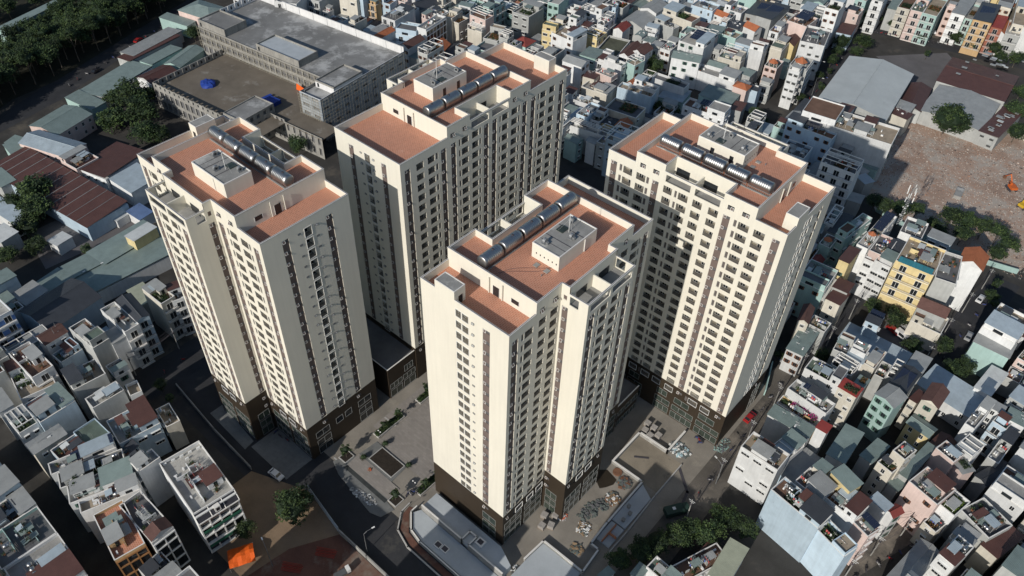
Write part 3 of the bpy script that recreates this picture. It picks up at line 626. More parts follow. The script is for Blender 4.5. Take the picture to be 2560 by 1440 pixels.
wallrun('raised_kerb', [(-88.4, 68), (-88.2, 65.0), (-85.2, 61.0), (-80, 59.4), (-62, 59.4)], .35, .3, curb_m, 'outer curved kerb of the brick planting strip below the front tower', 'kerb')
sheet_poly('brick_strip', [(-87.9, 67.5), (-87.6, 65.2), (-84.8, 61.5), (-79.8, 60.2), (-62, 60.0), (-62, 61.6), (-78.6, 61.7), (-82.7, 62.4), (-86.5, 66.1), (-86.4, 68)], .1, redearth)
for k, (x, y) in enumerate(((-74.6, 64.6), (-72.6, 64.9))):
    e = empty('deck_hatch', (x, y, .9), 0, '%s of the two dark square hatches on the lower pale deck' % ('left' if k == 0 else 'right'), 'hatch'); m = MB(coping, flashing); m.box(-.9, -.8, 0, .9, .8, .25, 0); m.build('frame', e); m = MB(flashing); m.box(-.7, -.6, .25, .7, .6, .3); m.build('lid', e)
e = empty('deck_shaft', (-66.8, 71.3, 2.4), 0, 'pale square vent shaft with a dark opening on the upper deck', 'shaft'); m = MB(coping, flashing); m.box(-1.1, -1, 0, 1.1, 1, .5, 0); m.build('rim', e); m = MB(flashing); m.box(-.7, -.6, .5, .7, .6, .54); m.build('opening', e)
wallrun('ramp_wall', [(-57.3, 113.5), (-57.3, 125.4), (-48.2, 125.4), (-48.2, 133.9)], 1.2, .55, concrete, 'thick concrete wall around the ramp in front of the right tower', 'wall', cap=coping)
wallrun('ramp_wall', [(-57.5, 112.9), (-47.8, 112.9), (-47.6, 97.6)], 1.1, .45, concrete, 'concrete ramp wall running down beside the materials yard', 'wall', cap=coping)
wallrun('ramp_wall', [(-47.6, 96.8), (-47.2, 89.8), (-44.8, 89.8), (-44.2, 82.6), (-56.2, 82.6), (-56.6, 76.0)], 1.2, .45, concrete, 'zigzag concrete wall around the lower white deck by the materials yard', 'wall', cap=coping)
wallrun('site_kerb', [(-43.2, 124.5), (-43.2, 112), (-42.6, 99), (-42.6, 90)], .5, .3, curb_m, 'long low kerb between the estate paving and the dusty street', 'kerb')
d3 = slab('white_deck', [(-47.4, 99), (-47.4, 112.6), (-43.4, 110.4), (-43.4, 99)], 0, .5, whiteroof, None); tag(d3, 'small pale deck with three vent stubs beside the dusty street', 'roof deck')
d4 = slab('white_deck', [(-56.4, 70), (-56.4, 82.3), (-44.5, 82.3), (-45.5, 70)], 0, .5, whiteroof, None); tag(d4, 'pale deck at the bottom centre of the photo beyond the zigzag wall', 'roof deck')
sheet_poly('ramp_floor', rect(-57.0, 113.2, -43.4, 125.1), .03, M('ramp_concrete', (.27, .235, .185), .9, .25, .12, .14, spot=((.13, .12, .10), .30, .2)))
d5 = slab('white_deck', rect(-47.2, 92.2, -43.4, 98.6), 0, .4, whiteroof, None); tag(d5, 'narrow pale deck with an orange brick divider beside the dusty street', 'roof deck')
for i, (x, y) in enumerate(((-46.2, 104.5), (-44.8, 103), (-45, 100.4))):
    m = MB(concrete); m.box(-.35, -.35, 0, .35, .35, 1.0); m.box(-.45, -.45, 1.0, .45, .45, 1.1); tag(m.build('vent_stub', None, (x, y, .5)), '%s concrete vent stub on the small pale deck' % ('furthest', 'middle', 'nearest')[i], 'vent', 'vent stubs on the small pale deck')
m = MB(M('orange_brick', (.50, .22, .12), .9, .2, 1.0, .1)); m.box(-.12, -3.0, 0, .12, 3.0, .9); m.box(.12, -.12, 0, 2.2, .12, .9); tag(m.build('brick_divider', None, (-45.6, 95.2, .4)), 'orange brick divider wall on the narrow pale deck', 'wall')
sheet_poly('wet_patch', [(-55.8 + 2.6 * math.cos(q * .7) * (1 + .25 * math.sin(q * 2.1)), 107.6 + 2.9 * math.sin(q * .7) * (1 + .2 * math.cos(q * 1.7))) for q in range(9)], .02, M('wet_concrete', (.035, .028, .02), .35, .2, .5, .1))
wallrun('drain_cover', [(-54.0, 118.6), (-51.2, 120.6)], .02, .5, flashing, 'dark drain grating across the ramp floor', 'drain', z=.03)
wallrun('drain_cover', [(-42.9, 123.4), (-37.6, 118.8), (-36.2, 113.2)], .02, .7, flashing, 'long dark drain trench crossing the dusty street', 'drain', z=.005)
for k_ in range(3): slab('paving_strip', rect(-113.4 + .01, 64 + k_ * 18, -108.9, 64.4 + k_ * 18), 0, .03, curb_m)
# loose building materials
palm = MB(M('paver_pallet', (.46, .43, .40), .9, .15, 1.0, .15, tile=(.5, .25, (.30, .28, .26)))); palm.box(-.8, -.75, .12, .8, .75, 1.35); PM = palm.mesh('paver_stack')
pw = MB(M('pallet_wood', (.25, .17, .10), .9, .2, 1.0, .1))
for k in range(3): pw.box(-.85, -.75 + k * .65, 0, .85, -.55 + k * .65, .12)
PW = pw.mesh('pallet_base')
PAL = [(-57.5, 129.6, 0, 'back left'), (-55.3, 129.5, .05, 'back middle'), (-53.0, 128.2, -.05, 'back right'), (-56.7, 127.2, .1, 'front left'), (-54.7, 126.6, -.1, 'front right'),
       (-59.2, 85.6, .1, 'nearest on the left'), (-57.6, 87.2, .3, 'nearest on the right'), (-60.6, 88.3, .2, 'middle left'), (-58.5, 90.2, .15, 'back')]
for x, y, a, nm in PAL:
    e = empty('paver_pallet', (x, y, .014), a, 'pale pallet of pavers, %s of the group by the %s tower' % (nm, 'right' if y > 120 else 'front'), 'pallet', 'pallets of pavers')
    link('paver_stack', PM, e); link('pallet_base', PW, e)
def heap(name, x, y, n, spread, size, mats, label, cat, h=.6, rz=0.0, el=1.0):
    mb = MB(*mats)
    size *= .55
    for k in range(int(n * 2.2)):
        a = rnd.random() * 6.283; r = spread * rnd.random() ** .6; sx, sy, sz = size * rnd.uniform(.3, 1.2), size * rnd.uniform(.2, .8), size * rnd.uniform(.1, .6)
        mb.T = Matrix.Translation((math.cos(a) * r * el, math.sin(a) * r, rnd.random() * h * (1 - r / spread))) @ Matrix.Rotation(rnd.random() * 6.28, 4, 'Z') @ Matrix.Rotation(rnd.uniform(-.3, .3), 4, 'X')
        mb.box(-sx, -sy, 0, sx, sy, sz, rnd.randrange(len(mats)), True)
    mb.T = None; o = mb.build(name, None, (x, y, .014), rz); return tag(o, label, cat, kind='stuff')
wood = M('scrap_timber', (.30, .21, .13), .9, .25, 1.0, .2); orangep = M('orange_plastic', (.62, .13, .05), .7, .15); rust = M('rusty_steel', (.20, .10, .06), .9, .3, 1.0, .1)
greyp = M('grey_trays', (.13, .15, .14), .8, .2, 1.0, .1); bluep = M('blue_tarpaulin', (.02, .055, .30), .6, .25, .6, .1, bump=.5); orange_t = M('orange_tarpaulin', (.80, .13, .015), .6, .15, .6, .1, bump=.5)
heap('scrap_pile', -61.0, 92.2, 26, 1.6, .7, [orangep, rust, wood], 'heap of orange barriers and scrap at the inner corner of the front tower', 'pile')
heap('scrap_pile', -57.6, 91.6, 26, 1.5, .5, [concrete, white_f, orangep], 'pile of mixed pale scrap at the corner of the front tower bay', 'pile')
heap('scrap_pile', -52.6, 98.6, 60, 2.0, .8, [greyp, greyp, conc_d], 'long row of grey formwork trays beside the ramp wall', 'pile', rz=1.25, el=2.6)
heap('scrap_pile', -50.8, 104.0, 50, 2.0, .9, [wood, greyp, white_f, rust], 'stack of scaffolding poles and boards in the materials yard', 'pile')
heap('scrap_pile', -51.4, 110.0, 46, 1.9, .9, [rust, greyp, conc_d], 'heap of dark rods and frames near the bicycle wheels on the yard', 'pile')
heap('scrap_pile', -51.2, 92.4, 34, 1.8, .8, [wood, white_f, greyp], 'loose pile of boards and crates at the lower end of the yard', 'pile')
heap('scrap_pile', -49.2, 86.8, 24, 1.6, .9, [wood, greyp], 'small pile of planks beside the zigzag wall', 'pile')
heap('scrap_pile', -46.4, 128.6, 60, 2.3, .8, [M('blue_sheets', (.35, .50, .55), .4, .2), white_f, greyp, steel_d], 'pile of shiny blue and white sheet material beside the ramp wall', 'pile', el=1.4)
heap('scrap_pile', -98.6, 61.6, 60, 1.3, .6, [curb_m, white_f, concrete], 'row of pale kerb stones stacked beside the road', 'pile', el=3.6, rz=.12)
heap('scrap_pile', -103.4, 68.0, 20, .8, .35, [orangep, wood], 'little heap of orange rubble on the plaza path', 'pile')
heap('scrap_pile', -56.4, 72.6, 22, 1.5, .6, [flashing, greyp, white_f], 'dark crates and barrels at the end of the upper pale deck', 'pile')
heap('scrap_pile', -38.4, 137.5, 40, 1.6, .5, [steel_d, greyp, M('mint_scrap', (.32, .46, .42), .7)], 'pile of glinting scrap at the corner of the right tower', 'pile', rz=1.5, el=2.0)
reel = MB(rust, wood); reel.cyl((0, 0, 0), (0, 0, .35), [(0, 1.25), (1, 1.25)], 0, 20); tag(reel.build('cable_ring', None, (-54.6, 111.4, .014)), 'large round reinforcing ring lying on the wet patch of the yard', 'ring')
# ---------------------------------------------------------------- fences, lamps, awnings
e = wallrun('site_fence', [(-110.4, 53.4), (-95.4, 50.9)], 2.6, .12, M('fence_panel', (.42, .50, .56), .6, .3, .5, .1, streak=.3), 'tall pale blue sheet fence between the dirt lot and the road', 'fence')
wallrun('boundary_wall', [(-95.2, 50.9), (-85.1, 50.9), (-72, 50.9)], 1.6, .3, concrete, 'low grey wall beside the red-brown earth lot', 'wall')
wallrun('boundary_wall', [(-165, 49.6), (-143.6, 47.9), (-126.4, 47.3)], 1.4, .25, concrete, 'long low grey wall along the alley below the left tower', 'wall')
wallrun('boundary_wall', [(-38.5, 161.5), (-42.2, 172.5)], 2.4, .3, WALL['t'], 'mint green boundary wall behind the right tower', 'wall')
wallrun('boundary_wall', [(-243, 110), (-197, 118)], 2.2, .3, concrete, 'old grey wall between the trees and the left tower', 'wall')
wallrun('boundary_wall', [(-50, 268), (-22, 262.5), (0, 268)], 2.0, .2, WALL['t'], 'wall along the near edge of the vacant rubble lot', 'wall')
wallrun('boundary_wall', [(-66, 350), (-30, 360), (-8, 352)], 2.2, .25, WALL['c'], 'ochre wall along the far edge of the vacant rubble lot', 'wall')
def lamp(x, y, h, dx, dy, label):
    e = empty('street_lamp', (x, y, 0), math.atan2(dy, dx), label, 'street lamp'); m = MB(steel_d); m.cyl((0, 0, 0), (0, 0, h), [(0, .11), (1, .06)], 0, 8); m.build('post', e)
    m = MB(steel_d); m.bar((0, 0, h), (.8, 0, h + .6), .04, 0, 5); m.bar((.8, 0, h + .6), (2.2, 0, h + .8), .035, 0, 5); m.build('arm', e)
    m = MB(white_f); m.box(2.1, -.16, h + .74, 2.9, .16, h + .86, 0, True); m.build('lamp_head', e)
lamp(-100.3, 34.7, 8.2, -1, .3, 'street lamp on the dirt lot at the bottom of the photo'); lamp(-86.5, 52.2, 8.2, .3, 1, 'street lamp beside the low grey wall and the road')
lamp(-33.4, 126.0, 8.2, -1, .3, 'street lamp at the corner of the white wall opposite the right tower'); lamp(-112.5, 345, 8.2, 1, 0, 'street lamp beside the big grey warehouse'); lamp(-106, 330, 8.2, 1, .2, 'street lamp nearer the warehouse gable')
for i, (x, y) in enumerate(((-108.9, 76.6), (-90.6, 72.0))):
    e = empty('garden_lamp', (x, y, 0), 0, 'twin-globe garden lamp %s' % ('beside the long raised planter' if i == 0 else 'beside the white wall of the front tower'), 'lamp'); m = MB(flashing); m.bar((0, 0, 0), (0, 0, 3.2), .05, 0, 6); m.bar((-.4, 0, 3.1), (.4, 0, 3.1), .03, 0, 4); m.build('post', e)
    for s in (-1, 1): m = MB(white_f); m.smooth = True; m.cyl((s * .4, 0, 3.1), (s * .4, 0, 3.5), [(0, .05), (.3, .2), (.7, .2), (1, .05)], 0, 10); m.build('globe', e)
tp = MB(orange_t); 
for i in range(6):
    for j in range(5):
        def hz(i, j): return 2.6 - .9 * abs(j - 2.5) / 2.5 + .12 * math.sin(i * 2.1 + j)
        tp.poly([(i - 3, j - 2.5, hz(i, j)), (i - 2, j - 2.5, hz(i + 1, j)), (i - 2, j - 1.5, hz(i + 1, j + 1)), (i - 3, j - 1.5, hz(i, j + 1))])
e = empty('awning', (-107.0, 31.0, 0), 1.1, 'bright orange tarpaulin awning on the corner of the dirt lot', 'awning'); o = tp.build('canopy', e); 
m = MB(steel_d)
for p in ((-3, -2.5), (3, -2.5), (-3, 2.5), (3, 2.5)): m.bar((p[0], p[1], 0), (p[0], p[1], 1.8), .05, 0, 5)
m.build('poles', e)
pile = MB(rust)
for k in range(9): pile.bar((-2.4 + rnd.uniform(-.2, .2), -1 + k * .25, .2 + .1 * (k % 3)), (2.6 + rnd.uniform(-.3, .3), -1 + k * .25, .2 + .1 * (k % 3)), .06, 0, 4)
RP = pile.mesh('steel_bar_bundle')
redst = M('red_primer_steel', (.42, .06, .04), .8, .2)
pile.mats = [redst]; RP2 = pile.mesh('steel_bar_bundle')
tag(link('steel_bar_bundle', RP2, None, (-93.6, 45.2, 0), .55), 'bundle of red steel bars near the blue fence end', 'steel bars'); tag(link('steel_bar_bundle', RP2, None, (-96.6, 37.4, 0), .55), 'bundle of red steel bars at the bottom of the earth lot', 'steel bars')
# ---------------------------------------------------------------- houses of the neighbourhood
# x, y, width, depth, turn (deg), height, wall, roof, extras
HOUSES = [
(-122.6, 33.1, 17.9, 10.1, -7.0, 17.0, 'w', 'F', 'classic,ac,clut,clut,sheet'),
(-155.4, 20.5, 8.1, 12.3, 2.0, 12.0, 'b', 'F', 'tank,clut'),
(-151.1, 18.6, 3.8, 15.0, -16.0, 13.0, 'w', 'F', 'solar,tank,clut'),
(-146.0, 18.3, 4.9, 14.8, -19.0, 13.0, 'g', 'F', 'plant,sheet,tank'),
(-140.6, 17.9, 5.6, 14.8, -21.0, 13.0, 'w', 'F', 'sheet,tank,clut'),
(-135.1, 17.3, 3.5, 13.3, -19.0, 14.0, 'w', 'F', 'tank,clut,tank'),
(-124.8, 14.1, 14.0, 6.7, -10.0, 15.0, 'o', 'T', 'sheet,band'),
(-123.2, 19.9, 14.1, 5.4, -0.0, 15.0, 'w', 'D', 'gridf,tileg'),
(-157.0, -1.5, 7.4, 12.8, 2.0, 12.0, 'b', 'F', 'clut'),
(-149.9, -1.4, 6.8, 12.6, -0.0, 12.0, 'w', 'F', 'sheet,clut'),
(-140.8, -1.5, 9.9, 12.3, -1.0, 13.0, 't', 'D', 'clut,tank'),
(-128.5, -1.6, 14.6, 11.9, -2.0, 13.0, 'w', 'F', 'vtank3,clut,sheet'),
(-210.1, 41.3, 14.5, 17.2, 8.0, 9.0, 'b', 'Gx', ''),
(-186.1, 39.6, 12.1, 4.9, 3.0, 15.0, 'g', 'F', 'sheet,plant,tank'),
(-185.8, 48.6, 13.3, 4.4, -0.0, 15.0, 'w', 'F', 'sheet,clut,front'),
(-186.5, 53.0, 12.0, 4.1, -5.0, 15.0, 'b', 'Gx', 'front'),
(-186.7, 61.3, 9.7, 4.5, 2.0, 15.0, 'c', 'F', 'sheet,plant,front'),
(-183.8, 65.1, 6.2, 4.0, -17.0, 14.0, 'w', 'F', 'front'),
(-182.3, 44.5, 5.4, 4.2, -2.0, 13.0, 'w', 'Sa', ''),
(-185.1, 40.0, 4.0, 3.5, 14.0, 10.0, 'w', 'Gr', ''),
(-214.1, 22.8, 15.2, 11.6, 2.0, 18.0, 's', 'F', 'front'),
(-189.6, 24.5, 13.3, 5.8, 1.0, 14.0, 'w', 'F', 'tank,tank,sheet,front'),
(-187.2, 22.3, 13.9, 8.9, -10.0, 11.0, 'w', 'F', 'plant,clut,front'),
(-174.1, 31.6, 7.0, 8.6, -6.0, 14.0, 'g', 'F', 'vtank3,clut'),
(-164.8, 31.9, 4.4, 8.5, -2.0, 13.0, 'g', 'F', 'clut,tank'),
(-162.2, 38.3, 4.5, 3.1, -14.0, 12.0, 'w', 'F', ''),
(-173.7, 39.6, 5.9, 4.2, -4.0, 10.0, 'w', 'F', 'clut'),
(-152.1, 32.4, 9.2, 10.4, -9.0, 12.0, 'b', 'F', 'clut,tank,sheet'),
(-149.4, 40.0, 7.3, 3.6, -10.0, 10.0, 'c', 'F', 'tank'),
(-172.5, 21.0, 8.5, 9.4, 1.0, 13.0, 'b', 'F', 'tank,clut,sheet'),
(-183.7, 12.9, 7.8, 3.6, -3.0, 12.0, 'w', 'Sa', ''),
(-173.1, 13.8, 6.7, 4.8, 0.0, 12.0, 'w', 'F', 'frame,plant'),
(-12.8, 124.2, 13.3, 5.6, -9.0, 16.0, 'b', 'F', 'tank,sheet,plant,clut'),
(-2.4, 121.8, 8.1, 4.5, -17.0, 15.0, 'b', 'F', 'plant,plant'),
(-11.3, 131.6, 5.0, 4.2, -15.0, 17.0, 'w', 'Sa', ''),
(-4.8, 132.4, 8.1, 6.1, -9.0, 15.0, 'w', 'F', 'tank,htank,sheet,clut'),
(1.3, 130.4, 4.5, 4.2, -18.0, 14.0, 'p', 'F', 'clut,solar'),
(-7.5, 136.1, 5.9, 4.1, -19.0, 18.0, 'y', 'Se', ''),
(-13.3, 136.1, 3.0, 3.5, -11.0, 17.0, 'c', 'Se', ''),
(-14.8, 132.2, 2.9, 6.2, -9.0, 15.0, 'w', 'D', ''),
(1.4, 140.3, 4.3, 2.9, -13.0, 12.0, 'w', 'Sb', ''),
(4.8, 141.1, 2.4, 3.3, -22.0, 11.0, 'w', 'Gr', ''),
(-0.2, 154.4, 3.5, 4.9, -13.0, 17.0, 'c', 'F', 'htank,clut'),
(-1.5, 151.7, 4.2, 4.2, -12.0, 13.0, 'c', 'F', 'plant,win'),
(8.8, 150.8, 7.9, 7.6, -14.0, 15.0, 'p', 'F', 'sheet,tank,win,clut'),
(14.8, 151.4, 4.1, 6.8, -13.0, 13.0, 'w', 'F', 'grass'),
(13.6, 146.5, 3.5, 5.1, -15.0, 9.0, 'c', 'F', 'plant,win'),
(8.5, 164.8, 5.2, 4.4, -15.0, 14.0, 'p', 'F', 'clut,tank'),
(12.7, 164.5, 3.9, 3.4, -34.0, 12.0, 'p', 'Sa', 'plant'),
(19.4, 138.0, 3.9, 8.5, -12.0, 14.0, 'w', 'F', 'tank,clut,win'),
(27.2, 151.4, 4.1, 10.5, -17.0, 10.0, 'c', 'Sn', ''),
(22.0, 153.4, 8.4, 8.0, -23.0, 12.0, 'g', 'D', 'tank,clut,tank'),
(13.9, 131.8, 4.7, 15.1, -9.0, 9.0, 'g', 'Ga', ''),
(24.3, 165.1, 8.3, 9.8, -7.0, 14.0, 'w', 'F', 'clut,win'),
(-6.0, 155.4, 3.2, 8.3, -9.0, 10.0, 'g', 'Se', ''),
(3.6, 160.2, 2.3, 14.5, -8.0, 10.0, 'g', 'Se', ''),
(2.4, 152.1, 2.8, 5.1, -13.0, 8.0, 'g', 'Se', ''),
(18.5, 179.3, 2.9, 11.9, -5.0, 10.0, 'g', 'F', 'ac,clut'),
(19.8, 171.8, 3.4, 10.3, -21.0, 8.0, 'g', 'Gx', ''),
(32.5, 153.8, 2.4, 10.3, -13.0, 9.0, 'w', 'Sa', 'clut'),
(-24.8, 226.9, 11.4, 14.6, 5.0, 20.0, 'y', 'F', 'tank,tank,solarfront,bal,plant,clut'),
(-16.6, 228.8, 6.1, 14.8, 12.0, 19.0, 'g', 'D', ''),
(-12.2, 239.5, 7.0, 8.3, 5.0, 18.0, 'w', 'Go', ''),
(-32.1, 242.0, 6.8, 9.7, 7.0, 18.0, 'w', 'D', 'skyl'),
(-40.8, 233.7, 3.7, 22.8, -1.0, 17.0, 'w', 'F', 'tileh,clut,solar'),
(-36.2, 227.7, 5.4, 10.8, 3.0, 17.0, 'p', 'F', 'clut,tank'),
(-37.3, 223.4, 3.3, 6.8, 3.0, 15.0, 'w', 'F', 'tank,win'),
(-32.8, 226.6, 5.1, 13.2, -1.0, 16.0, 'w', 'F', 'clut,sheet,win'),
(-42.3, 215.6, 3.2, 8.5, 1.0, 17.0, 'y', 'Sn', 'win'),
(-51.5, 222.8, 3.8, 6.5, 2.0, 13.0, 't', 'F', 'tileh'),
(-50.5, 213.1, 3.3, 5.3, 3.0, 11.0, 't', 'Gr', ''),
(-48.0, 233.5, 3.6, 16.8, -7.0, 15.0, 't', 'F', 'tank,clut'),
(-53.0, 236.8, 3.6, 13.2, 2.0, 11.0, 'g', 'Sx', ''),
(-56.2, 237.3, 3.2, 9.5, 5.0, 12.0, 'w', 'F', 'frame'),
(-65.7, 260.3, 12.7, 7.8, 5.0, 18.0, 'w', 'F', 'plant,tank,bal,frame,clut'),
(-84.0, 263.6, 9.3, 9.5, 6.0, 14.0, 'b', 'F', 'tank,clut'),
(-62.5, 287.4, 7.8, 6.7, -0.0, 6.0, 't', 'Se', ''),
(-62.4, 278.4, 4.1, 3.5, -13.0, 7.0, 'g', 'Sa', ''),
(-57.0, 261.8, 4.6, 5.6, 8.0, 6.0, 'g', 'Sa', ''),
(-59.1, 274.0, 5.2, 4.1, -29.0, 7.0, 'g', 'Sb', ''),
(-75.8, 290.2, 34.8, 13.5, 9.0, 17.0, 'w', 'F', 'vtank3,sheet,clut,clut,clut,sheet,tank,tank'),
(-85.9, 279.6, 18.6, 5.2, 3.0, 15.0, 'b', 'F', 'solar,tank,clut,clut'),
(-21.8, 196.5, 19.2, 8.0, 1.0, 5.0, 'b', 'Sb', ''),
(-8.9, 191.6, 4.4, 6.9, 0.0, 12.0, 'g', 'Sa', ''),
(-9.4, 179.3, 4.7, 10.3, -3.0, 15.0, 'g', 'Gx', 'solar'),
(-9.8, 170.2, 5.6, 5.9, -12.0, 16.0, 't', 'Ga', 'win'),
(1.9, 193.8, 15.8, 10.4, -8.0, 6.0, 'w', 'Sb', ''),
(-1.0, 179.4, 4.4, 7.7, -1.0, 15.0, 'c', 'Gn', 'tank,win'),
(-4.5, 178.9, 2.0, 4.9, -8.0, 12.0, 'c', 'Sn', ''),
(8.9, 203.2, 4.4, 11.9, -5.0, 8.0, 'w', 'Sw', ''),
(4.9, 222.8, 9.5, 14.3, -4.0, 14.0, 'w', 'F', 'clut'),
(4.8, 215.1, 9.9, 6.6, 1.0, 11.0, 't', 'Sa', ''),
(-14.1, 216.9, 8.2, 5.6, 6.0, 12.0, 'g', 'Gn', ''),
(-13.3, 215.6, 9.1, 8.5, 3.0, 8.0, 'c', 'F', 'clut,clut,tank'),
(10.1, 181.3, 2.6, 12.3, -6.0, 15.0, 'w', 'F', 'tank,sheet,clut'),
(-26.8, 168.2, 10.0, 5.7, 1.0, 14.0, 'w', 'F', 'tank,clut,plant,win'),
(-19.1, 166.2, 5.1, 3.8, -2.0, 15.0, 'c', 'Sr', 'plant'),
(-26.0, 158.3, 11.8, 4.9, -5.0, 13.0, 'w', 'F', 'tank,sheet,clut,solar'),
(-26.5, 154.1, 11.8, 3.9, -1.0, 10.0, 'o', 'F', 'bloom'),
(-26.4, 148.6, 11.6, 4.0, 1.0, 11.0, 'w', 'Se', 'clut'),
(-18.9, 151.0, 2.8, 3.1, -1.0, 13.0, 'w', 'Sr', ''),
(-38.0, 179.6, 5.0, 11.7, 4.0, 9.0, 'w', 'Se', 'clut'),
(-37.4, 188.6, 5.6, 4.9, 1.0, 10.0, 'g', 'F', 'clut,clut'),
(-41.4, 186.4, 3.0, 7.6, 13.0, 13.0, 'c', 'Gn', 'win'),
(-37.9, 201.0, 4.5, 6.7, -1.0, 12.0, 'c', 'Sn', ''),
(-38.5, 205.6, 4.7, 5.2, 2.0, 13.0, 'g', 'Sn', ''),
(-27.5, 181.8, 4.1, 6.3, 6.0, 13.0, 'g', 'F', 'clut,tank'),
(-23.2, 182.8, 4.1, 4.5, 2.0, 15.0, 'w', 'F', 'clut,tank'),
(-23.0, 180.3, 4.7, 3.3, 4.0, 13.0, 'w', 'Sb', ''),
(-18.9, 183.6, 3.4, 8.5, -1.0, 13.0, 'c', 'T', 'tank,sheet,clut'),
(-15.6, 183.9, 2.9, 6.5, 3.0, 10.0, 'g', 'D', 'clut'),
(-12.6, 183.4, 2.8, 6.3, 2.0, 12.0, 'g', 'D', 'frame'),
(-24.1, 175.7, 6.2, 4.4, -4.0, 12.0, 'g', 'D', 'plant,frame'),
(-17.9, 172.5, 2.7, 3.8, -2.0, 13.0, 'g', 'Se', 'plant'),
(-25.7, 201.9, 4.3, 7.5, 5.0, 9.0, 'b', 'F', 'solar,clut'),
(-130.7, 360.5, 9.7, 12.0, 1.0, 17.0, 'p', 'F', 'solar,clut'),
(-118.8, 349.6, 10.7, 17.8, 16.0, 17.0, 'w', 'F', 'clut,win,clut'),
(-124.7, 381.9, 6.5, 12.0, 7.0, 19.0, 'w', 'F', 'plant,win'),
(-111.8, 322.0, 7.3, 10.7, 9.0, 17.0, 'g', 'F', 'tileh,gridf,clut'),
(-122.9, 320.2, 5.6, 8.7, 7.0, 13.0, 'p', 'F', 'tileh,win'),
(-147.4, 365.0, 7.6, 19.9, 1.0, 14.0, 'g', 'Sx', 'solar'),
(-129.3, 338.3, 5.6, 12.7, 8.0, 13.0, 'c', 'F', 'tank,sheet,clut'),
(-128.2, 347.1, 5.1, 9.5, 11.0, 12.0, 'y', 'Gn', ''),
(-117.4, 385.5, 6.7, 12.0, 11.0, 8.0, 'b', 'Sn', ''),
(-86.1, 335.5, 28.1, 46.2, 8.0, 10.0, 'g', 'Gw', ''),
(-53.9, 383.2, 28.4, 27.7, 5.0, 7.0, 'g', 'Gn', 'patch'),
(-51.5, 354.6, 25.3, 28.5, 3.0, 6.0, 'g', 'Ga', ''),
(-34.5, 354.1, 7.7, 27.4, -3.0, 6.0, 'g', 'Sn', 'patch'),
(-69.0, 349.3, 9.4, 23.3, 10.0, 6.0, 'g', 'Gn', ''),
(-67.6, 327.4, 8.4, 5.3, -3.0, 8.0, 'c', 'Sn', 'clut'),
(-68.8, 334.6, 7.5, 6.6, 2.0, 8.0, 'g', 'Sa', ''),
(-81.2, 435.4, 6.1, 23.2, 6.0, 15.0, 'w', 'Sa', 'bal'),
(-76.4, 437.2, 3.5, 20.1, 6.0, 13.0, 't', 'F', 'bal,plant'),
(-69.5, 430.6, 8.1, 23.5, 8.0, 17.0, 'o', 'Sx', 'solar,bal'),
(-63.3, 434.6, 5.2, 15.9, 8.0, 13.0, 'r', 'Sr', 'bal'),
(-60.3, 434.9, 3.4, 14.7, 6.0, 11.0, 'w', 'Go', 'win'),
(-56.0, 435.5, 6.4, 17.2, 10.0, 12.0, 'g', 'F', 'clut,bal'),
(-66.9, 453.4, 6.3, 18.5, 9.0, 16.0, 'c', 'F', 'win'),
(-58.2, 449.3, 5.4, 33.7, 12.0, 15.0, 'c', 'F', 'win'),
(-123.0, 415.7, 5.4, 14.8, 7.0, 14.0, 't', 'F', 'bal,tank'),
(-115.1, 414.6, 5.6, 15.6, 9.0, 15.0, 'w', 'F', 'bal'),
(-109.9, 425.8, 4.5, 20.2, 10.0, 11.0, 'g', 'Se', ''),
(-103.9, 423.6, 5.9, 20.1, 8.0, 14.0, 'c', 'F', 'bal,plant'),
(-97.5, 423.2, 5.9, 21.0, 9.0, 15.0, 'p', 'F', 'bal,clut'),
(-91.5, 425.2, 6.9, 23.6, 7.0, 15.0, 't', 'F', 'bal,plant'),
(-212.3, 276.2, 6.8, 9.4, 16.0, 15.0, 'y', 'F', 'clut,win'),
(-202.6, 276.0, 12.8, 10.0, -2.0, 15.0, 'w', 'F', 'sheet,clut,win'),
(-229.0, 278.2, 9.4, 12.7, 6.0, 17.0, 'g', 'F', 'plant,win,clut'),
(-223.6, 293.9, 5.7, 11.5, 13.0, 19.0, 't', 'F', 'win'),
(-217.5, 262.0, 7.6, 7.7, 4.0, 11.0, 't', 'Hr', ''),
(-187.8, 290.0, 10.5, 18.8, 15.0, 9.0, 'g', 'O', ''),
(-193.8, 305.4, 4.8, 8.5, 9.0, 11.0, 'w', 'Gr', ''),
(-193.7, 319.9, 11.6, 15.1, 5.0, 10.0, 'g', 'Ga', ''),
(-194.1, 332.9, 8.8, 12.1, 4.0, 12.0, 'w', 'Ga', ''),
(-176.6, 328.8, 16.2, 8.1, 1.0, 15.0, 'c', 'F', 'plant,plant,win'),
(-173.7, 346.0, 11.3, 8.9, 6.0, 15.0, 'b', 'F', 'clut,win'),
(-153.7, 367.7, 11.9, 18.2, 9.0, 12.0, 'g', 'Sx', 'solar'),
(-156.4, 309.6, 12.3, 11.4, 5.0, 16.0, 'w', 'F', 'solar,tank,win'),
(-154.1, 298.8, 12.4, 7.5, 20.0, 13.0, 'w', 'Ge', 'clut'),
(-139.6, 302.0, 18.8, 6.8, 6.0, 9.0, 'w', 'F', 'clut'),
(-175.7, 286.2, 4.8, 13.7, 10.0, 13.0, 'w', 'Gn', ''),
(-172.0, 289.8, 6.1, 8.9, 3.0, 13.0, 'w', 'Gn', ''),
(-187.1, 261.5, 9.6, 7.1, 7.0, 13.0, 'w', 'Ga', 'tank'),
(-174.5, 273.0, 9.3, 3.8, 1.0, 13.0, 'w', 'F', 'clut,sheet'),
(-168.0, 279.0, 4.9, 7.0, -4.0, 13.0, 't', 'F', 'frame'),
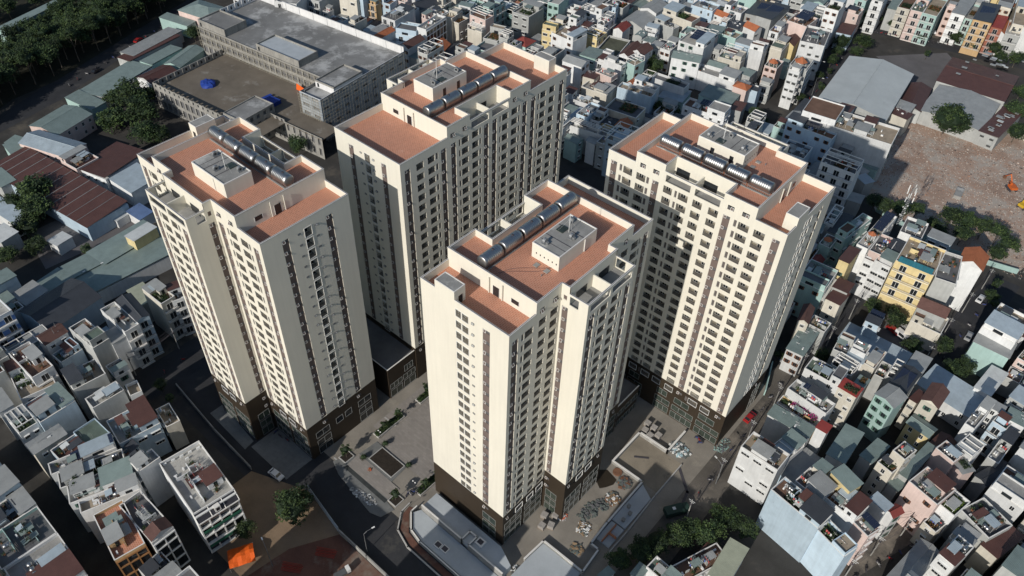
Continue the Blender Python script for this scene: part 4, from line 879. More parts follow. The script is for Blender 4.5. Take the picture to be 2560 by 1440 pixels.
(-172.2, 263.8, 8.2, 5.0, 2.0, 12.0, 'p', 'F', 'clut'),
(-176.4, 258.7, 5.5, 5.5, 10.0, 11.0, 'c', 'Sn', 'clut'),
(-169.1, 254.4, 12.4, 7.9, 5.0, 10.0, 'c', 'F', 'clut,clut,sheet'),
(-154.6, 261.0, 15.4, 5.0, 11.0, 12.0, 'b', 'F', 'clut'),
(-152.9, 265.6, 10.3, 3.9, 6.0, 13.0, 'w', 'F', 'clut'),
(-160.1, 267.6, 3.9, 6.8, 1.0, 11.0, 'w', 'Go', ''),
(-149.3, 278.9, 15.2, 5.2, 7.0, 11.0, 'w', 'D', 'plant'),
(-124.0, 294.5, 6.0, 4.7, 5.0, 12.0, 'p', 'Ho', ''),
(-129.2, 285.6, 14.0, 9.7, 6.0, 9.0, 't', 'Se', ''),
(-144.9, 276.4, 10.5, 10.9, 11.0, 7.0, 't', 'Sb', ''),
(-126.3, 270.3, 18.0, 7.2, 8.0, 11.0, 'w', 'F', 'tank,tank,solar,clut'),
(-146.9, 241.4, 13.6, 9.3, 9.0, 15.0, 'c', 'D', 'plant,plant'),
(-168.8, 241.9, 14.8, 4.9, 9.0, 10.0, 'w', 'F', 'clut'),
(-168.6, 239.0, 14.3, 5.1, 8.0, 5.0, 'g', 'Se', ''),
(-153.4, 224.1, 12.5, 3.2, 12.0, 11.0, 'w', 'F', 'frame,clut'),
(-143.8, 227.2, 7.5, 5.7, 7.0, 11.0, 'w', 'F', 'frame'),
(-153.6, 217.7, 5.8, 4.5, 1.0, 9.0, 't', 'Ge', ''),
(-118.8, 283.7, 4.3, 7.3, 12.0, 9.0, 'g', 'Sn', ''),
(-152.3, 334.5, 8.5, 7.7, 2.0, 12.0, 't', 'F', 'clut,tank'),
(-159.3, 332.2, 6.9, 8.5, 11.0, 12.0, 't', 'Se', ''),
(-164.8, 346.8, 7.0, 4.7, -4.0, 13.0, 'w', 'Go', ''),
(-148.2, 347.1, 6.8, 5.4, -9.0, 12.0, 'w', 'Go', ''),
(-134.1, 326.1, 6.3, 9.7, 12.0, 15.0, 'w', 'F', 'clut,tank'),
(-140.2, 314.0, 10.5, 6.4, 9.0, 12.0, 'c', 'F', 'clut,clut'),
(-143.0, 307.3, 8.0, 5.3, 10.0, 10.0, 'w', 'Ge', ''),
(-130.1, 309.8, 6.1, 5.3, 3.0, 10.0, 'g', 'Se', ''),
(-209.8, 296.9, 8.0, 4.8, 0.0, 13.0, 'w', 'F', 'tank,clut'),
(-217.2, 288.2, 8.9, 7.2, 11.0, 13.0, 'c', 'F', 'clut,tank,sheet'),
(-217.6, 300.9, 8.8, 6.5, 8.0, 14.0, 'w', 'F', 'clut,win'),
(-209.6, 306.1, 10.1, 6.6, 2.0, 14.0, 'w', 'F', 'clut,win'),
(-205.6, 312.7, 5.6, 5.2, 20.0, 13.0, 'b', 'F', 'clut,win'),
(-206.7, 319.0, 9.7, 7.0, 8.0, 14.0, 'g', 'F', 'plant,clut'),
(-225.9, 314.3, 5.7, 5.8, 7.0, 12.0, 'w', 'F', 'clut'),
(-181.2, 310.5, 6.6, 7.1, 15.0, 12.0, 'w', 'F', 'clut,sheet'),
(-178.4, 319.6, 11.4, 4.5, -6.0, 13.0, 'g', 'F', 'clut,tank'),
(-164.1, 359.7, 9.2, 8.3, 4.0, 12.0, 'w', 'F', 'clut'),
(-294.9, 227.8, 10.0, 6.1, 14.0, 19.0, 'c', 'F', 'win'),
(-290.7, 230.3, 4.4, 4.8, 17.0, 19.0, 'b', 'F', 'win'),
(-289.1, 234.6, 8.7, 4.8, 11.0, 16.0, 'o', 'F', 'bal,clut'),
(-284.5, 240.6, 6.8, 6.0, 13.0, 16.0, 'b', 'F', 'win'),
(-269.5, 233.7, 7.9, 14.6, 8.0, 17.0, 'w', 'F', 'clut,bal'),
(-257.8, 230.7, 10.2, 12.7, 23.0, 14.0, 'b', 'F', 'clut,plant,bal'),
(-250.7, 236.6, 5.0, 15.6, 10.0, 18.0, 'w', 'F', 'gridf,clut,tank'),
(-252.7, 252.4, 4.7, 9.5, 12.0, 16.0, 'c', 'F', 'clut'),
(-249.5, 253.2, 5.3, 7.2, 4.0, 14.0, 'c', 'F', 'plant'),
(-239.2, 257.4, 9.2, 6.3, 4.0, 18.0, 'p', 'F', 'frame,win,tank'),
(-244.2, 233.8, 7.4, 10.6, 21.0, 9.0, 'r', 'Go', ''),
(-238.1, 237.0, 7.2, 12.6, 16.0, 8.0, 'r', 'Gx', ''),
(-288.3, 227.1, 5.8, 9.0, 11.0, 9.0, 'b', 'Sn', ''),
(-277.9, 227.1, 7.4, 9.8, 21.0, 10.0, 'g', 'Sx', ''),
(-297.6, 225.8, 5.0, 8.5, 11.0, 10.0, 'b', 'Sa', ''),
(-242.7, 280.0, 8.5, 7.1, 11.0, 12.0, 't', 'F', 'frame,win,plant'),
(-262.6, 247.8, 8.3, 5.0, 1.0, 12.0, 'p', 'F', 'clut,tank'),
(-264.7, 253.8, 9.1, 6.3, 4.0, 13.0, 'w', 'F', 'clut'),
(-276.2, 256.6, 8.2, 11.8, -10.0, 12.0, 'g', 'Gx', ''),
(-255.7, 262.7, 6.8, 8.0, 14.0, 13.0, 'w', 'F', 'plant,clut,tank'),
(-258.2, 272.5, 8.1, 6.9, 11.0, 13.0, 't', 'F', 'clut'),
(-225.8, 246.1, 6.6, 10.0, 10.0, 12.0, 't', 'D', ''),
(-228.4, 254.6, 7.1, 10.5, 17.0, 13.0, 'g', 'F', 'plant,tank'),
(-312.1, 206.5, 11.1, 13.4, 28.0, 20.0, 'w', 'F', 'bal'),
(-307.6, 221.2, 7.3, 15.2, 12.0, 18.0, 'g', 'F', 'bal'),
(-408.0, 126.2, 5.5, 36.4, 17.0, 7.0, 't', 'Se', ''),
(-351.0, 182.7, 20.0, 13.6, 12.0, 9.0, 'p', 'He', ''),
(-356.8, 171.1, 18.0, 5.2, 13.0, 6.0, 't', 'Se', ''),
(-327.8, 123.6, 13.0, 29.4, 17.0, 5.0, 'w', 'Se', ''),
(-316.8, 136.8, 10.9, 13.4, 7.0, 6.0, 'w', 'Gn', ''),
(-331.2, 147.1, 7.2, 17.7, 12.0, 6.0, 't', 'Se', ''),
(-323.0, 153.5, 8.3, 17.9, 22.0, 6.0, 't', 'Ge', ''),
(-343.8, 148.6, 7.8, 29.2, 11.0, 5.0, 'g', 'Sn', ''),
(-347.4, 151.8, 8.6, 28.7, 13.0, 5.0, 'g', 'Sa', ''),
(-320.9, 106.0, 16.8, 6.7, 9.0, 5.0, 't', 'Se', ''),
(-311.8, 73.3, 5.6, 5.1, 19.0, 5.0, 't', 'Se', ''),
(-310.4, 91.1, 14.6, 17.2, 16.0, 7.0, 'p', 'Ge', ''),
(-306.4, 71.0, 8.5, 5.7, -5.0, 6.0, 't', 'Se', ''),
(-295.3, 80.6, 22.8, 9.8, 19.0, 8.0, 'p', 'Gb', 'win'),
(-278.4, 82.5, 9.6, 9.2, 7.0, 8.0, 'p', 'F', 'ac,clut'),
(-272.0, 69.4, 58.2, 16.2, 8.0, 6.0, 'b', 'Sn', 'ribs'),
(-270.8, 90.4, 15.0, 19.2, 14.0, 7.0, 'w', 'Sn', ''),
(-254.5, 90.2, 13.2, 11.4, 4.0, 7.0, 'w', 'Sb', ''),
(-239.7, 82.7, 7.6, 5.3, 5.0, 4.0, 'w', 'Sl', ''),
(-227.3, 70.5, 10.4, 21.3, 5.0, 5.0, 'w', 'Se', ''),
(-226.7, 55.0, 8.5, 9.3, 0.0, 5.0, 'w', 'Se', ''),
(-217.0, 65.7, 12.1, 29.6, -2.0, 5.0, 'w', 'Se', 'ac'),
(-225.7, 44.9, 8.8, 11.0, 11.0, 5.0, 'w', 'Se', ''),
(-223.1, 75.1, 4.8, 8.7, 7.0, 9.0, 'y', 'Sw', ''),
(-290.6, 58.7, 11.2, 5.3, 1.0, 6.0, 'g', 'Se', ''),
(-271.3, 51.5, 18.2, 5.4, 7.0, 6.0, 'w', 'Sb', ''),
(-259.4, 45.2, 7.9, 6.1, 8.0, 6.0, 'g', 'Sw', ''),
(-245.7, 57.1, 5.2, 5.6, 9.0, 4.0, 'w', 'Sw', 'open'),
(-243.8, 77.5, 3.1, 5.3, 8.0, 3.0, 'w', 'Sw', 'open'),
(-222.4, 37.5, 7.7, 7.3, 8.0, 8.0, 'w', 'Sa', ''),
(-197.4, 60.0, 9.0, 5.0, -5.0, 8.0, 'g', 'Sy', ''),
(-18.9, 104.8, 4.5, 11.3, 4.0, 7.0, 'w', 'Sy', ''),
(-28.6, 92.0, 7.1, 3.9, -4.0, 8.0, 'w', 'F', 'clut'),
(-33.0, 88.8, 2.3, 3.6, 0.0, 7.0, 'w', 'Se', ''),
(-38.6, 83.6, 1.9, 3.3, -9.0, 6.0, 'w', 'Se', ''),
(-26.2, 131.6, 10.2, 6.3, -1.0, 16.0, 'w', 'F', 'sheet,tank,win,clut'),
(-24.0, 102.4, 3.2, 9.8, -4.0, 5.0, 'r', 'Sn', ''),
(-241.0, 290.6, 5.7, 9.3, 11.0, 12.0, 'b', 'F', 'clut'),
(-24.1, 100.1, 4.6, 14.6, -21.0, 6.0, 'g', 'F', 'clut'),
(-93.5, 8, 15, 22, 0, 22, 'w', 'F', 'tank,clut'),
(-65, 15, 18, 20, 0, 27.5, 'w', 'F', 'tank,clut'),
(-36.5, 45, 13, 17, 0, 34, 'c', 'F', 'tank,clut')]
shut = M('green_shutter', (.07, .14, .11), .7); brownw = M('brown_window_wood', (.16, .08, .05), .7)
def win_mesh(v):
    fr = (white_f, white_f, thin_f, brownw, white_f, shut)[v]; mb = MB(fr, glass, rail_m); w, h = ((.62, .6), (.5, .75), (.85, .5), (.55, .65), (1.15, .62), (.6, .7))[v]
    mb.box(-w, 0, 0, w, .04, 2 * h, 0, True); n = (3, 2, 4, 2, 3, 2)[v]
    for k in range(n): a = -w + .05 + k * (2 * w - .05) / n; mb.box(a, .04, .06, a + (2 * w - .05) / n - .05, .046, 2 * h - .06, 1, True)
    if v in (3, 5):
        for s_ in (-1, 1): mb.box(s_ * w, .0, 0, s_ * (w + .42), .07, 2 * h, 0, True)
    if v in (0, 2, 4):
        mb.box(-w - .12, 0, 2 * h + .1, w + .12, .45, 2 * h + .17, 0, True)
        for k in range(7): x = -w + (k + .5) * 2 * w / 7; mb.box(x - .012, .12, 0, x + .012, .14, 2 * h, 2)
    mb.box(-w - .08, 0, -.1, w + .08, .14, -.03, 0, True)
    return mb.mesh('window')
WINS = [win_mesh(v) for v in range(6)]
def door_mesh():
    mb = MB(glass, white_f); mb.box(-.95, 0, 0, .95, .04, 2.35, 0, True); frame_rect(mb, -1.0, 1.0, 0, 2.4, .04, .08, 1); mb.box(-.04, .04, 0, .04, .09, 2.3, 1); return mb.mesh('balcony_door')
DOOR = door_mesh()
acm = MB(white_f, flashing); acm.box(-.42, -.18, 0, .42, .18, .6, 0); acm.cyl((0, .18, .3), (0, .2, .3), [(0, .22), (1, .22)], 1, 10); AC = acm.mesh('air_conditioner')
pot = MB(M('clay_pot', (.30, .13, .07), .9)); pot.cyl((0, 0, 0), (0, 0, .4), [(0, .18), (1, .26)], 0, 8); pot.mats.append(LEAF[1]); leaf_quads(pot, [(rnd.gauss(0, .25), rnd.gauss(0, .25), .6 + abs(rnd.gauss(0, .25))) for _ in range(40)], .14, 1); POT = pot.mesh('potted_plant')
def plants_mesh(mats, n=520, s=.16):
    mb = MB(*mats); leaf_quads(mb, [(rnd.uniform(-1, 1) * 1.0, rnd.uniform(-1, 1), abs(rnd.gauss(0, .35)) * (1 - .3 * rnd.random())) for _ in range(n)], s, list(range(len(mats)))); return mb.mesh('roof_plants')
PLANTS = [plants_mesh(LEAF), plants_mesh([LEAF[0], LEAF[1]]), plants_mesh([LEAF[1], LEAF_O])]
P_RUST = plants_mesh([LEAF_O, LEAF_O, LEAF[0]]); P_LIME = plants_mesh([LEAF_G, LEAF[2]]); P_MAG = plants_mesh([LEAF_M, LEAF_M, LEAF[1]], 260, .14)
sp = MB(solar_m, steel_d); sp.box(-.49, -.98, 0, .49, .98, .04, 0, True); frame_rect(sp, -.49, .49, 0, .001, 0, .01, 1)
SOLAR = sp.mesh('solar_panel')
# house water tank meshes
def htank():
    t = MB(steel); t.smooth = True; t.cyl((-.85, 0, 0), (.85, 0, 0), [(0, .05), (.05, .4), (.12, .52), (.3, .52), (.32, .54), (.34, .52), (.64, .52), (.66, .54), (.68, .52), (.88, .52), (.95, .4), (1, .05)], 0, 16); a = t.mesh('tank_shell')
    s = MB(steel_d)
    for x in (-.6, .6):
        for y in (-.4, .4): s.bar((x, y * 1.4, -1.5), (x, y, -.3), .035, 0, 4)
        s.bar((x, -.5, -.35), (x, .5, -.35), .03, 0, 4)
    return a, s.mesh('tank_stand')
HT, HS = htank()
vt = MB(steel); vt.smooth = True; vt.cyl((0, 0, -.8), (0, 0, .8), [(0, .6), (.2, .6), (.22, .62), (.24, .6), (.7, .6), (.72, .62), (.74, .6), (.86, .58), (.97, .3), (1, .05)], 0, 18); VT = vt.mesh('tank_shell')
vs = MB(rust); vs.cyl((0, 0, -1.3), (0, 0, -.8), [(0, .62), (1, .62)], 0, 12); VS = vs.mesh('tank_stand')
NAMES = {'w': 'white', 'c': 'cream', 'y': 'yellow', 'b': 'pale blue', 'g': 'grey', 't': 'mint green', 'p': 'pale pink', 'o': 'ochre', 'r': 'brick red', 's': 'blue and white striped'}
SN = {'a': 'grey', 'e': 'pale green', 'n': 'red-brown', 'b': 'light blue', 'x': 'charcoal', 'w': 'white', 'y': 'yellow-green', 'l': 'blue', 'r': 'crimson', 'k': 'teal'}
NUM = {1: 'one', 2: 'two', 3: 'three', 4: 'four', 5: 'five', 6: 'six'}
LANDM = [('left tower', -140, 62), ('right tower', -62, 148), ('front tower', -75, 97), ('long rear tower', -128, 128), ('grey warehouse', -88, 352), ('vacant rubble lot', -30, 310), ('grey construction site', -275, 165),
         ('orange awning', -107, 31), ('yellow balconied building', -25, 227), ('tree-lined boulevard', -360, 130), ('blue-striped building', -214, 23)]
FOOT = []
used_labels = {}
def uniq(label):
    n = used_labels.get(label, 0); used_labels[label] = n + 1
    return label, n
def add_tank(M4, x, y, z, kind, rot, tag_to):
    p = M4 @ Vector((x, y, z)); e = empty('water_tank', p, rot)
    if kind == 'v': link('tank_shell', VT, e, (0, 0, 1.3)); link('stand', VS, e, (0, 0, 1.3))
    else: link('tank_shell', HT, e, (0, 0, 1.55)); link('stand', HS, e, (0, 0, 1.55))
    tag_to.append(e)
def roof_plane(mb, w, d, h0, h1, axis, ov, t, mi):
    """single slope sheet"""
    x0, x1, y0, y1 = -w/2 - ov, w/2 + ov, -d/2 - ov, d/2 + ov
    c = [(x0, y0), (x1, y0), (x1, y1), (x0, y1)]; z = [h0, h0, h1, h1] if axis == 'y' else [h0, h1, h1, h0]
    up = [(c[i][0], c[i][1], z[i] + t) for i in range(4)]; lo = [(c[i][0], c[i][1], z[i]) for i in range(4)]
    mb.poly(up, mi); mb.poly(lo[::-1], mi)
    for i in range(4): j = (i + 1) % 4; mb.poly([lo[i], lo[j], up[j], up[i]], mi)
def gable(mb, w, d, h, rise, axis, ov, mi, wmi=None):
    X, Y = w / 2, d / 2; t = .1
    if axis == 'x':   # ridge along x
        for s in (-1, 1): mb.poly([(-X - ov, s * (Y + ov), h - rise * ov / Y), (X + ov, s * (Y + ov), h - rise * ov / Y), (X + ov, 0, h + rise), (-X - ov, 0, h + rise)][::s], mi)
        mb.bar((-X - ov, 0, h + rise), (X + ov, 0, h + rise), .12, mi, 4)
        if wmi is not None:
            for s in (-1, 1): mb.poly([(s * X, -Y, h), (s * X, Y, h), (s * X, 0, h + rise * .98)], wmi)
    else:
        for s in (-1, 1): mb.poly([(s * (X + ov), -Y - ov, h - rise * ov / X), (s * (X + ov), Y + ov, h - rise * ov / X), (0, Y + ov, h + rise), (0, -Y - ov, h + rise)][::-s], mi)
        mb.bar((0, -Y - ov, h + rise), (0, Y + ov, h + rise), .12, mi, 4)
        if wmi is not None:
            for s in (-1, 1): mb.poly([(-X, s * Y, h), (X, s * Y, h), (0, s * Y, h + rise * .98)], wmi)
def hip(mb, w, d, h, rise, ov, mi):
    X, Y = w / 2 + ov, d / 2 + ov; k = min(X, Y); a = (-(X - k), -(Y - k), h + rise); b = (X - k, Y - k, h + rise)
    if X >= Y: a, b = (-(X - k), 0, h + rise), (X - k, 0, h + rise)
    else: a, b = (0, -(Y - k), h + rise), (0, Y - k, h + rise)
    c = [(-X, -Y, h), (X, -Y, h), (X, Y, h), (-X, Y, h)]
    if X >= Y: fs = [[c[0], c[1], b, a], [c[1], c[2], b], [c[2], c[3], a, b], [c[3], c[0], a]]
    else: fs = [[c[0], c[1], a], [c[1], c[2], b, a], [c[2], c[3], b], [c[3], c[0], a, b]]
    for f in fs: mb.poly(f, mi)
def house(x, y, w, d, rz, h, wc, rt, ex, far=False):
    rz = math.radians(rz); R4 = Matrix.Translation((x, y, 0)) @ Matrix.Rotation(rz, 4, 'Z')
    ex = ex.split(',') if ex else []
    if not far and rt[0] in 'FTD' and x * x + y * y < 250 ** 2 and w * d > 16: ex = ex + ['clut'] * (2 if x * x + y * y < 190 ** 2 else 1)
    n = max(1, round(h / 3.5)); fh = h / max(n, 1); wm = WALL[wc]; X, Y = w / 2, d / 2
    deckm = (DECKS[4] if 'classic' in ex else rnd.choice(DECKS)) if rt == 'F' else None; root = empty('shophouse' if h > 9.5 else 'low_house', (x, y, 0), rz); tanks = []
    wall = MB(wm, coping, WALL['b'] if wc != 's' else M('deep_blue_paint', (.10, .20, .46), .8, .1), brown_strip)
    flat = rt in 'FTDO'; top = h
    par = .95 if h > 6 else .5
    for a, b in (((-X,-Y),(X,-Y)), ((X,-Y),(X,Y)), ((X,Y),(-X,Y)), ((-X,Y),(-X,-Y))): wall.poly([(*a, 0), (*b, 0), (*b, h), (*a, h)], 0)
    if wc == 's':
        for k in range(4): z0 = h - 3.4 - 3.6 * k; wall.box(X, -Y, z0, X + .04, Y, z0 + 1.7, 2)
    if flat:
        t = .18
        for q in ((-X,-Y,X,-Y+t), (-X,Y-t,X,Y), (-X,-Y+t,-X+t,Y-t), (X-t,-Y+t,X,Y-t)):
            wall.box(q[0] + .004, q[1] + .004, h - par, q[2] - .004, q[3] - .004, h, 0); wall.box(q[0] - .03, q[1] - .03, h + .001, q[2] + .03, q[3] + .03, h + .07, 1, True)
    if 'classic' in ex: pass
    wall.build('wall', root)
    rf = MB({'F': deckm or concrete, 'T': terracotta, 'D': conc_d, 'O': M('mossy_roof', (.10, .105, .075), .95, .3, .3, .1)}.get(rt, SHEET.get(rt[-1], concrete) if rt[0] in 'S' else concrete), wm, SHEET['a'])
    deck = h - par
    if flat: rf.box(-X + .18, -Y + .18, deck - .2, X - .18, Y - .18, deck)
    elif rt[0] == 'S': rf.mats[0] = SHEET[rt[1]]; rf.poly([(-X, -Y, h - .05), (X, -Y, h - .05), (X, Y, h - .05), (-X, Y, h - .05)], 1); roof_plane(rf, w, d, h + .05, h + .05 + min(w, d) * .06, 'y' if w > d else 'x', .25, .08, 0)
    elif rt[0] in 'GH':
        mt = TILE[rt[1]] if rt[1] in 'or' or (rt[1] == 'n' and h > 9) else SHEET[{'w': 'a', 'b': 'b'}.get(rt[1], rt[1])]; rf.mats[0] = mt; rise = min(w, d) * (.16 if mt in SHEET.values() else .3)
        if rt[1] == 'w': rise = w * .09; rf.mats[0] = light_sheet
        elif h < 9: rise = min(rise, 1.5)
        if rt[0] == 'H': hip(rf, w, d, h, rise, .4, 0)
        else: gable(rf, w, d, h, rise, 'x' if (w > d and rt[1] != 'w') else 'y', .3, 0, 1)
    rf.build('roof', root)
    # openings on the faces turned to the open side
    side = 1 if x < 6 else -1
    FV = Face((-X, -Y), (1, 0), (0, -1)); FU = Face((X, -Y), (0, 1), (1, 0)) if side > 0 else Face((-X, Y), (0, -1), (-1, 0))
    wv = rnd.randrange(6); front_v = 'bal' in ex or 'win' in ex or 'classic' in ex and False; front_u = 'front' in ex or 'classic' in ex
    if not (front_v or front_u): front_u = rnd.random() < .55 and rt[0] != 'S'; 
    lo = 0 if h < 10 else max(0, n - 4)
    for F, L, on, bal in ((FV, w, front_v or rnd.random() < .14, 'bal' in ex), (FU, d, front_u or 'gridf' in ex or 'band' in ex, 'front' in ex)):
        if not on or h < 5: continue
        if ('gridf' in ex or 'classic' in ex or 'band' in ex) and F is FU or ('gridf' in ex and F is FV):
            g = MB(white_f if 'band' not in ex else M('orange_brown_panel', (.34, .17, .07), .8), glass, brown_strip); nb = max(2, round(L / 2.6))
            g.T = Matrix(((F.e.x, F.n.x, 0, F.o.x), (F.e.y, F.n.y, 0, F.o.y), (0, 0, 1, 0), (0, 0, 0, 1)))
            g.box(.15, .01, .2, L - .15, .03, h - 1.1, 1)
            for k in range(n + 1): zz = min(h - 1.2, k * fh); g.box(0, .02, zz, L, .3 if 'classic' not in ex else .7, zz + .35, 0, True)
            for k in range(nb + 1): xx = k * (L - .3) / nb; g.box(xx, .03, 0, xx + .3, .22 if 'classic' not in ex else .62, h - .9, 0)
            g.build('facade_grid', root); continue
        m = max(1, int(L / 2.3)); 
        if not bal and L > 6 : m = max(2, int(L / 3.4))
        for k in range(lo, n):
            zb = k * fh + .95
            if zb + 1.5 > h - (par if flat else 0) + .4: continue
            if bal:
                b = MB(wm, rail_m, coping); b.T = Matrix(((F.e.x, F.n.x, 0, F.o.x), (F.e.y, F.n.y, 0, F.o.y), (0, 0, 1, 0), (0, 0, 0, 1)))
                b.box(.15, 0.0, k * fh - .02, L - .15, 1.0, k * fh + .12, 2, True); b.box(.15, .9, k * fh + .12, L - .15, .98, k * fh + .35, 0); b.box(.15, .9, k * fh + .95, L - .15, .97, k * fh + 1.02, 1, True)
                for q in range(int(L / .35)): xx = .2 + q * .35; b.box(xx, .92, k * fh + .35, xx + .04, .95, k * fh + .95, 1)
                b.build('balcony', root)
                for q in range(max(1, m // 2 + (m % 2))): F.place('balcony_door', DOOR, root, L * (q + .5) / max(1, m // 2 + (m % 2)), k * fh + .12, .005)
            else:
                for q in range(m):
                    if rnd.random() < (.12 if L < 7 else .35): continue
                    F.place('window', WINS[wv], root, L * (q + .5) / m, zb, .004)
    # raised rear or front part
    if rt == 'F' and w * d > 24 and not any(t in ex for t in ('classic', 'skyl', 'grass', 'bloom', 'solarfront', 'tileh', 'tileg', 'gridf')) and rnd.random() < .62:
        f = rnd.uniform(.28, .5); hh = rnd.choice((1.6, 2.6, 2.9, 3.1)); e_ = rnd.choice((-1, 1))
        if d >= w: bx0, bx1 = -X + .19, X - .19; by0, by1 = ((-Y + .19, -Y + d * f) if e_ < 0 else (Y - d * f, Y - .19))
        else: by0, by1 = -Y + .19, Y - .19; bx0, bx1 = ((-X + .19, -X + w * f) if e_ < 0 else (X - w * f, X - .19))
        sm_ = SHEET[rnd.choice('aaaeennbxw')]; u_ = MB(wm, sm_, glass, coping, rnd.choice(DECKS)); u_.box(bx0, by0, deck, bx1, by1, deck + hh, 0)
        u_.T = Matrix.Translation(((bx0 + bx1) / 2, (by0 + by1) / 2, 0)); bw_, bd_ = bx1 - bx0, by1 - by0
        if rnd.random() < .6: roof_plane(u_, bw_, bd_, deck + hh + .03, deck + hh + .03 + min(bw_, bd_) * .08, 'y', .28, .07, 1)
        else:
            u_.box(-bw_/2 + .15, -bd_/2 + .15, deck + hh, bw_/2 - .15, bd_/2 - .15, deck + hh + .02, 4)
            for q in ((-bw_/2, -bd_/2, bw_/2, -bd_/2 + .15), (-bw_/2, bd_/2 - .15, bw_/2, bd_/2), (-bw_/2, -bd_/2 + .15, -bw_/2 + .15, bd_/2 - .15), (bw_/2 - .15, -bd_/2 + .15, bw_/2, bd_/2 - .15)): u_.box(q[0], q[1], deck + hh + .001, q[2], q[3], deck + hh + .55, 0)
        if hh > 2: u_.box(-bw_ * .2, -bd_/2 - .03, deck + .1, bw_ * .1, -bd_/2, deck + 2.1, 2); u_.box(bw_/2, -bd_ * .2, deck + .9, bw_/2 + .03, bd_ * .15, deck + 2.0, 2)
        u_.build('upper_storey', root)
    # things on the roof
    rw, rd = X - .5, Y - .5
    def spot(): return rnd.uniform(-rw, rw) * .85, rnd.uniform(-rd, rd) * .85
    vertical = d >= w
    for i, t in enumerate(ex):
        if t == 'sheet' and flat:
            hw, hd = w * rnd.uniform(.6, .86) if w < 7 else rnd.uniform(3, 5), min(d * .46, rnd.uniform(3, 5.5)); cx = rnd.uniform(-.3, .3) * (w - hw); cy = rnd.choice((-1, 1)) * (d - hd) * .38
            s = MB(wm, SHEET[rnd.choice('aaebxn')], glass); s.T = Matrix.Translation((cx, cy, 0)); s.box(-hw/2, -hd/2, deck, hw/2, hd/2, deck + 2.4, 0); s.box(hw/2, -.45, deck + .1, hw/2 + .03, .45, deck + 2.0, 2)
            s.mats[1]; roof_plane(s, hw, hd, deck + 2.42, deck + 2.8, 'y', .35, .07, 1); s.build('stair_hut', root)
        elif t in ('tank', 'htank') and flat:
            a, b = spot(); add_tank(R4, a, b, deck, 'h', rz + rnd.choice((0, 1.57)), tanks)
        elif t == 'vtank3':
            for k in range(3): add_tank(R4, -rw * .5 + k * 1.5 - .3, -rd * .3 + rnd.uniform(-.1, .1), deck, 'v', 0, tanks)
        elif t == 'clut':
            for k in range(max(3, min(10, int(w * d / 6)))):
                a, b = spot(); q = rnd.random()
                if q < .22: link('air_conditioner', AC, root, (a, b, (deck if flat else h + .1)), rnd.choice((0, 1.57, 3.14)))
                elif q < .42 and flat: link('potted_plant', POT, root, (a, b, deck), rnd.random() * 6, rnd.uniform(.8, 1.6))
                elif q < .60 and flat:
                    s = MB(wm, SHEET[rnd.choice('aaeexnbw')]); lw, ld = rnd.uniform(1.2, min(3.4, w * .6)), rnd.uniform(1.2, min(4, d * .5)); hh = rnd.uniform(.7, 2.3); s.T = Matrix.Translation((a * .6, b * .7, 0))
                    roof_plane(s, lw, ld, deck + hh, deck + hh + .25, 'y', .1, .06, 1)
                    for px_ in (-lw/2, lw/2 - .08):
                        for py_ in (-ld/2, ld/2 - .08): s.box(px_, py_, deck, px_ + .08, py_ + .08, deck + hh, 0)
                    s.build('lean_to', root)
                elif q < .75 and flat:
                    s = MB(wm); L_ = rnd.uniform(1, min(w, d) * .7); v = rnd.random() < .5; s.box(a * .6 - (L_/2 if v else .08), b * .7 - (.08 if v else L_/2), deck, a * .6 + (L_/2 if v else .08), b * .7 + (.08 if v else L_/2), deck + rnd.uniform(.6, 1.6)); s.build('low_wall', root)
                elif q < .88:
                    s = MB(steel_d); zz = deck if flat else h + .1; s.bar((a, b, zz), (a, b, zz + rnd.uniform(1.6, 3.2)), .04, 0, 4); s.bar((a - .6, b, zz + 1.5), (a + .6, b, zz + 1.5), .025, 0, 3); s.bar((a - .4, b, zz + 1.3), (a + .4, b, zz + 1.3), .02, 0, 3); s.build('aerial', root)
                elif flat:
                    s = MB(white_f, rail_m, M('laundry_%d' % rnd.randrange(3), rnd.choice(((.1, .15, .4), (.5, .1, .1), (.5, .5, .5))), .9)); s.T = Matrix.Translation((a * .6, b * .6, 0)); s.bar((-1.2, 0, deck), (-1.2, 0, deck + 1.9), .03, 1, 4); s.bar((1.2, 0, deck), (1.2, 0, deck + 1.9), .03, 1, 4); s.bar((-1.2, 0, deck + 1.8), (1.2, 0, deck + 1.8), .015, 1, 3)
                    for q2 in range(3): s.box(-.9 + q2 * .6, -.01, deck + .9, -.5 + q2 * .6, .01, deck + 1.78, rnd.choice((0, 2)), True)
                    s.build('clothes_line', root)
        elif t == 'plant':
            a, b = spot(); o = link('roof_plants', rnd.choice(PLANTS), root, (a * .3, b * .5, deck if flat else h), 0, (min(rw, 3.2) * .9, min(rd, 3.2) * .8, 1.6)); o['kind'] = 'stuff'
        elif t == 'grass': o = link('roof_plants', P_LIME, root, (0, 0, deck), 0, (rw, rd, .5)); o['kind'] = 'stuff'
        elif t == 'bloom':
            o = link('roof_plants', PLANTS[0], root, (-rw * .3, rd * .5, deck), 0, (rw * .7, rd * .5, 1.6)); o['kind'] = 'stuff'
            for q in range(3): o = link('bougainvillea', P_MAG, root, (-rw * .3 + q * rw * .5, rd * .4, deck + .8), 0, (1.0, 1.0, 1.5)); o['kind'] = 'stuff'
        elif t in ('solar', 'solarfront'):
            nx, ny = max(2, min(6, int(w / 1.05))), max(1, min(5, int(d / 2.6))); zz = (deck + 2.4) if flat else h + .45
            if t == 'solarfront': nx, ny, zz = int(w / 1.05), 1, h + .3
            oy = -Y + 1.0 if t == 'solarfront' else (d * .18 if flat else 0); ox = -(nx - 1) * .51
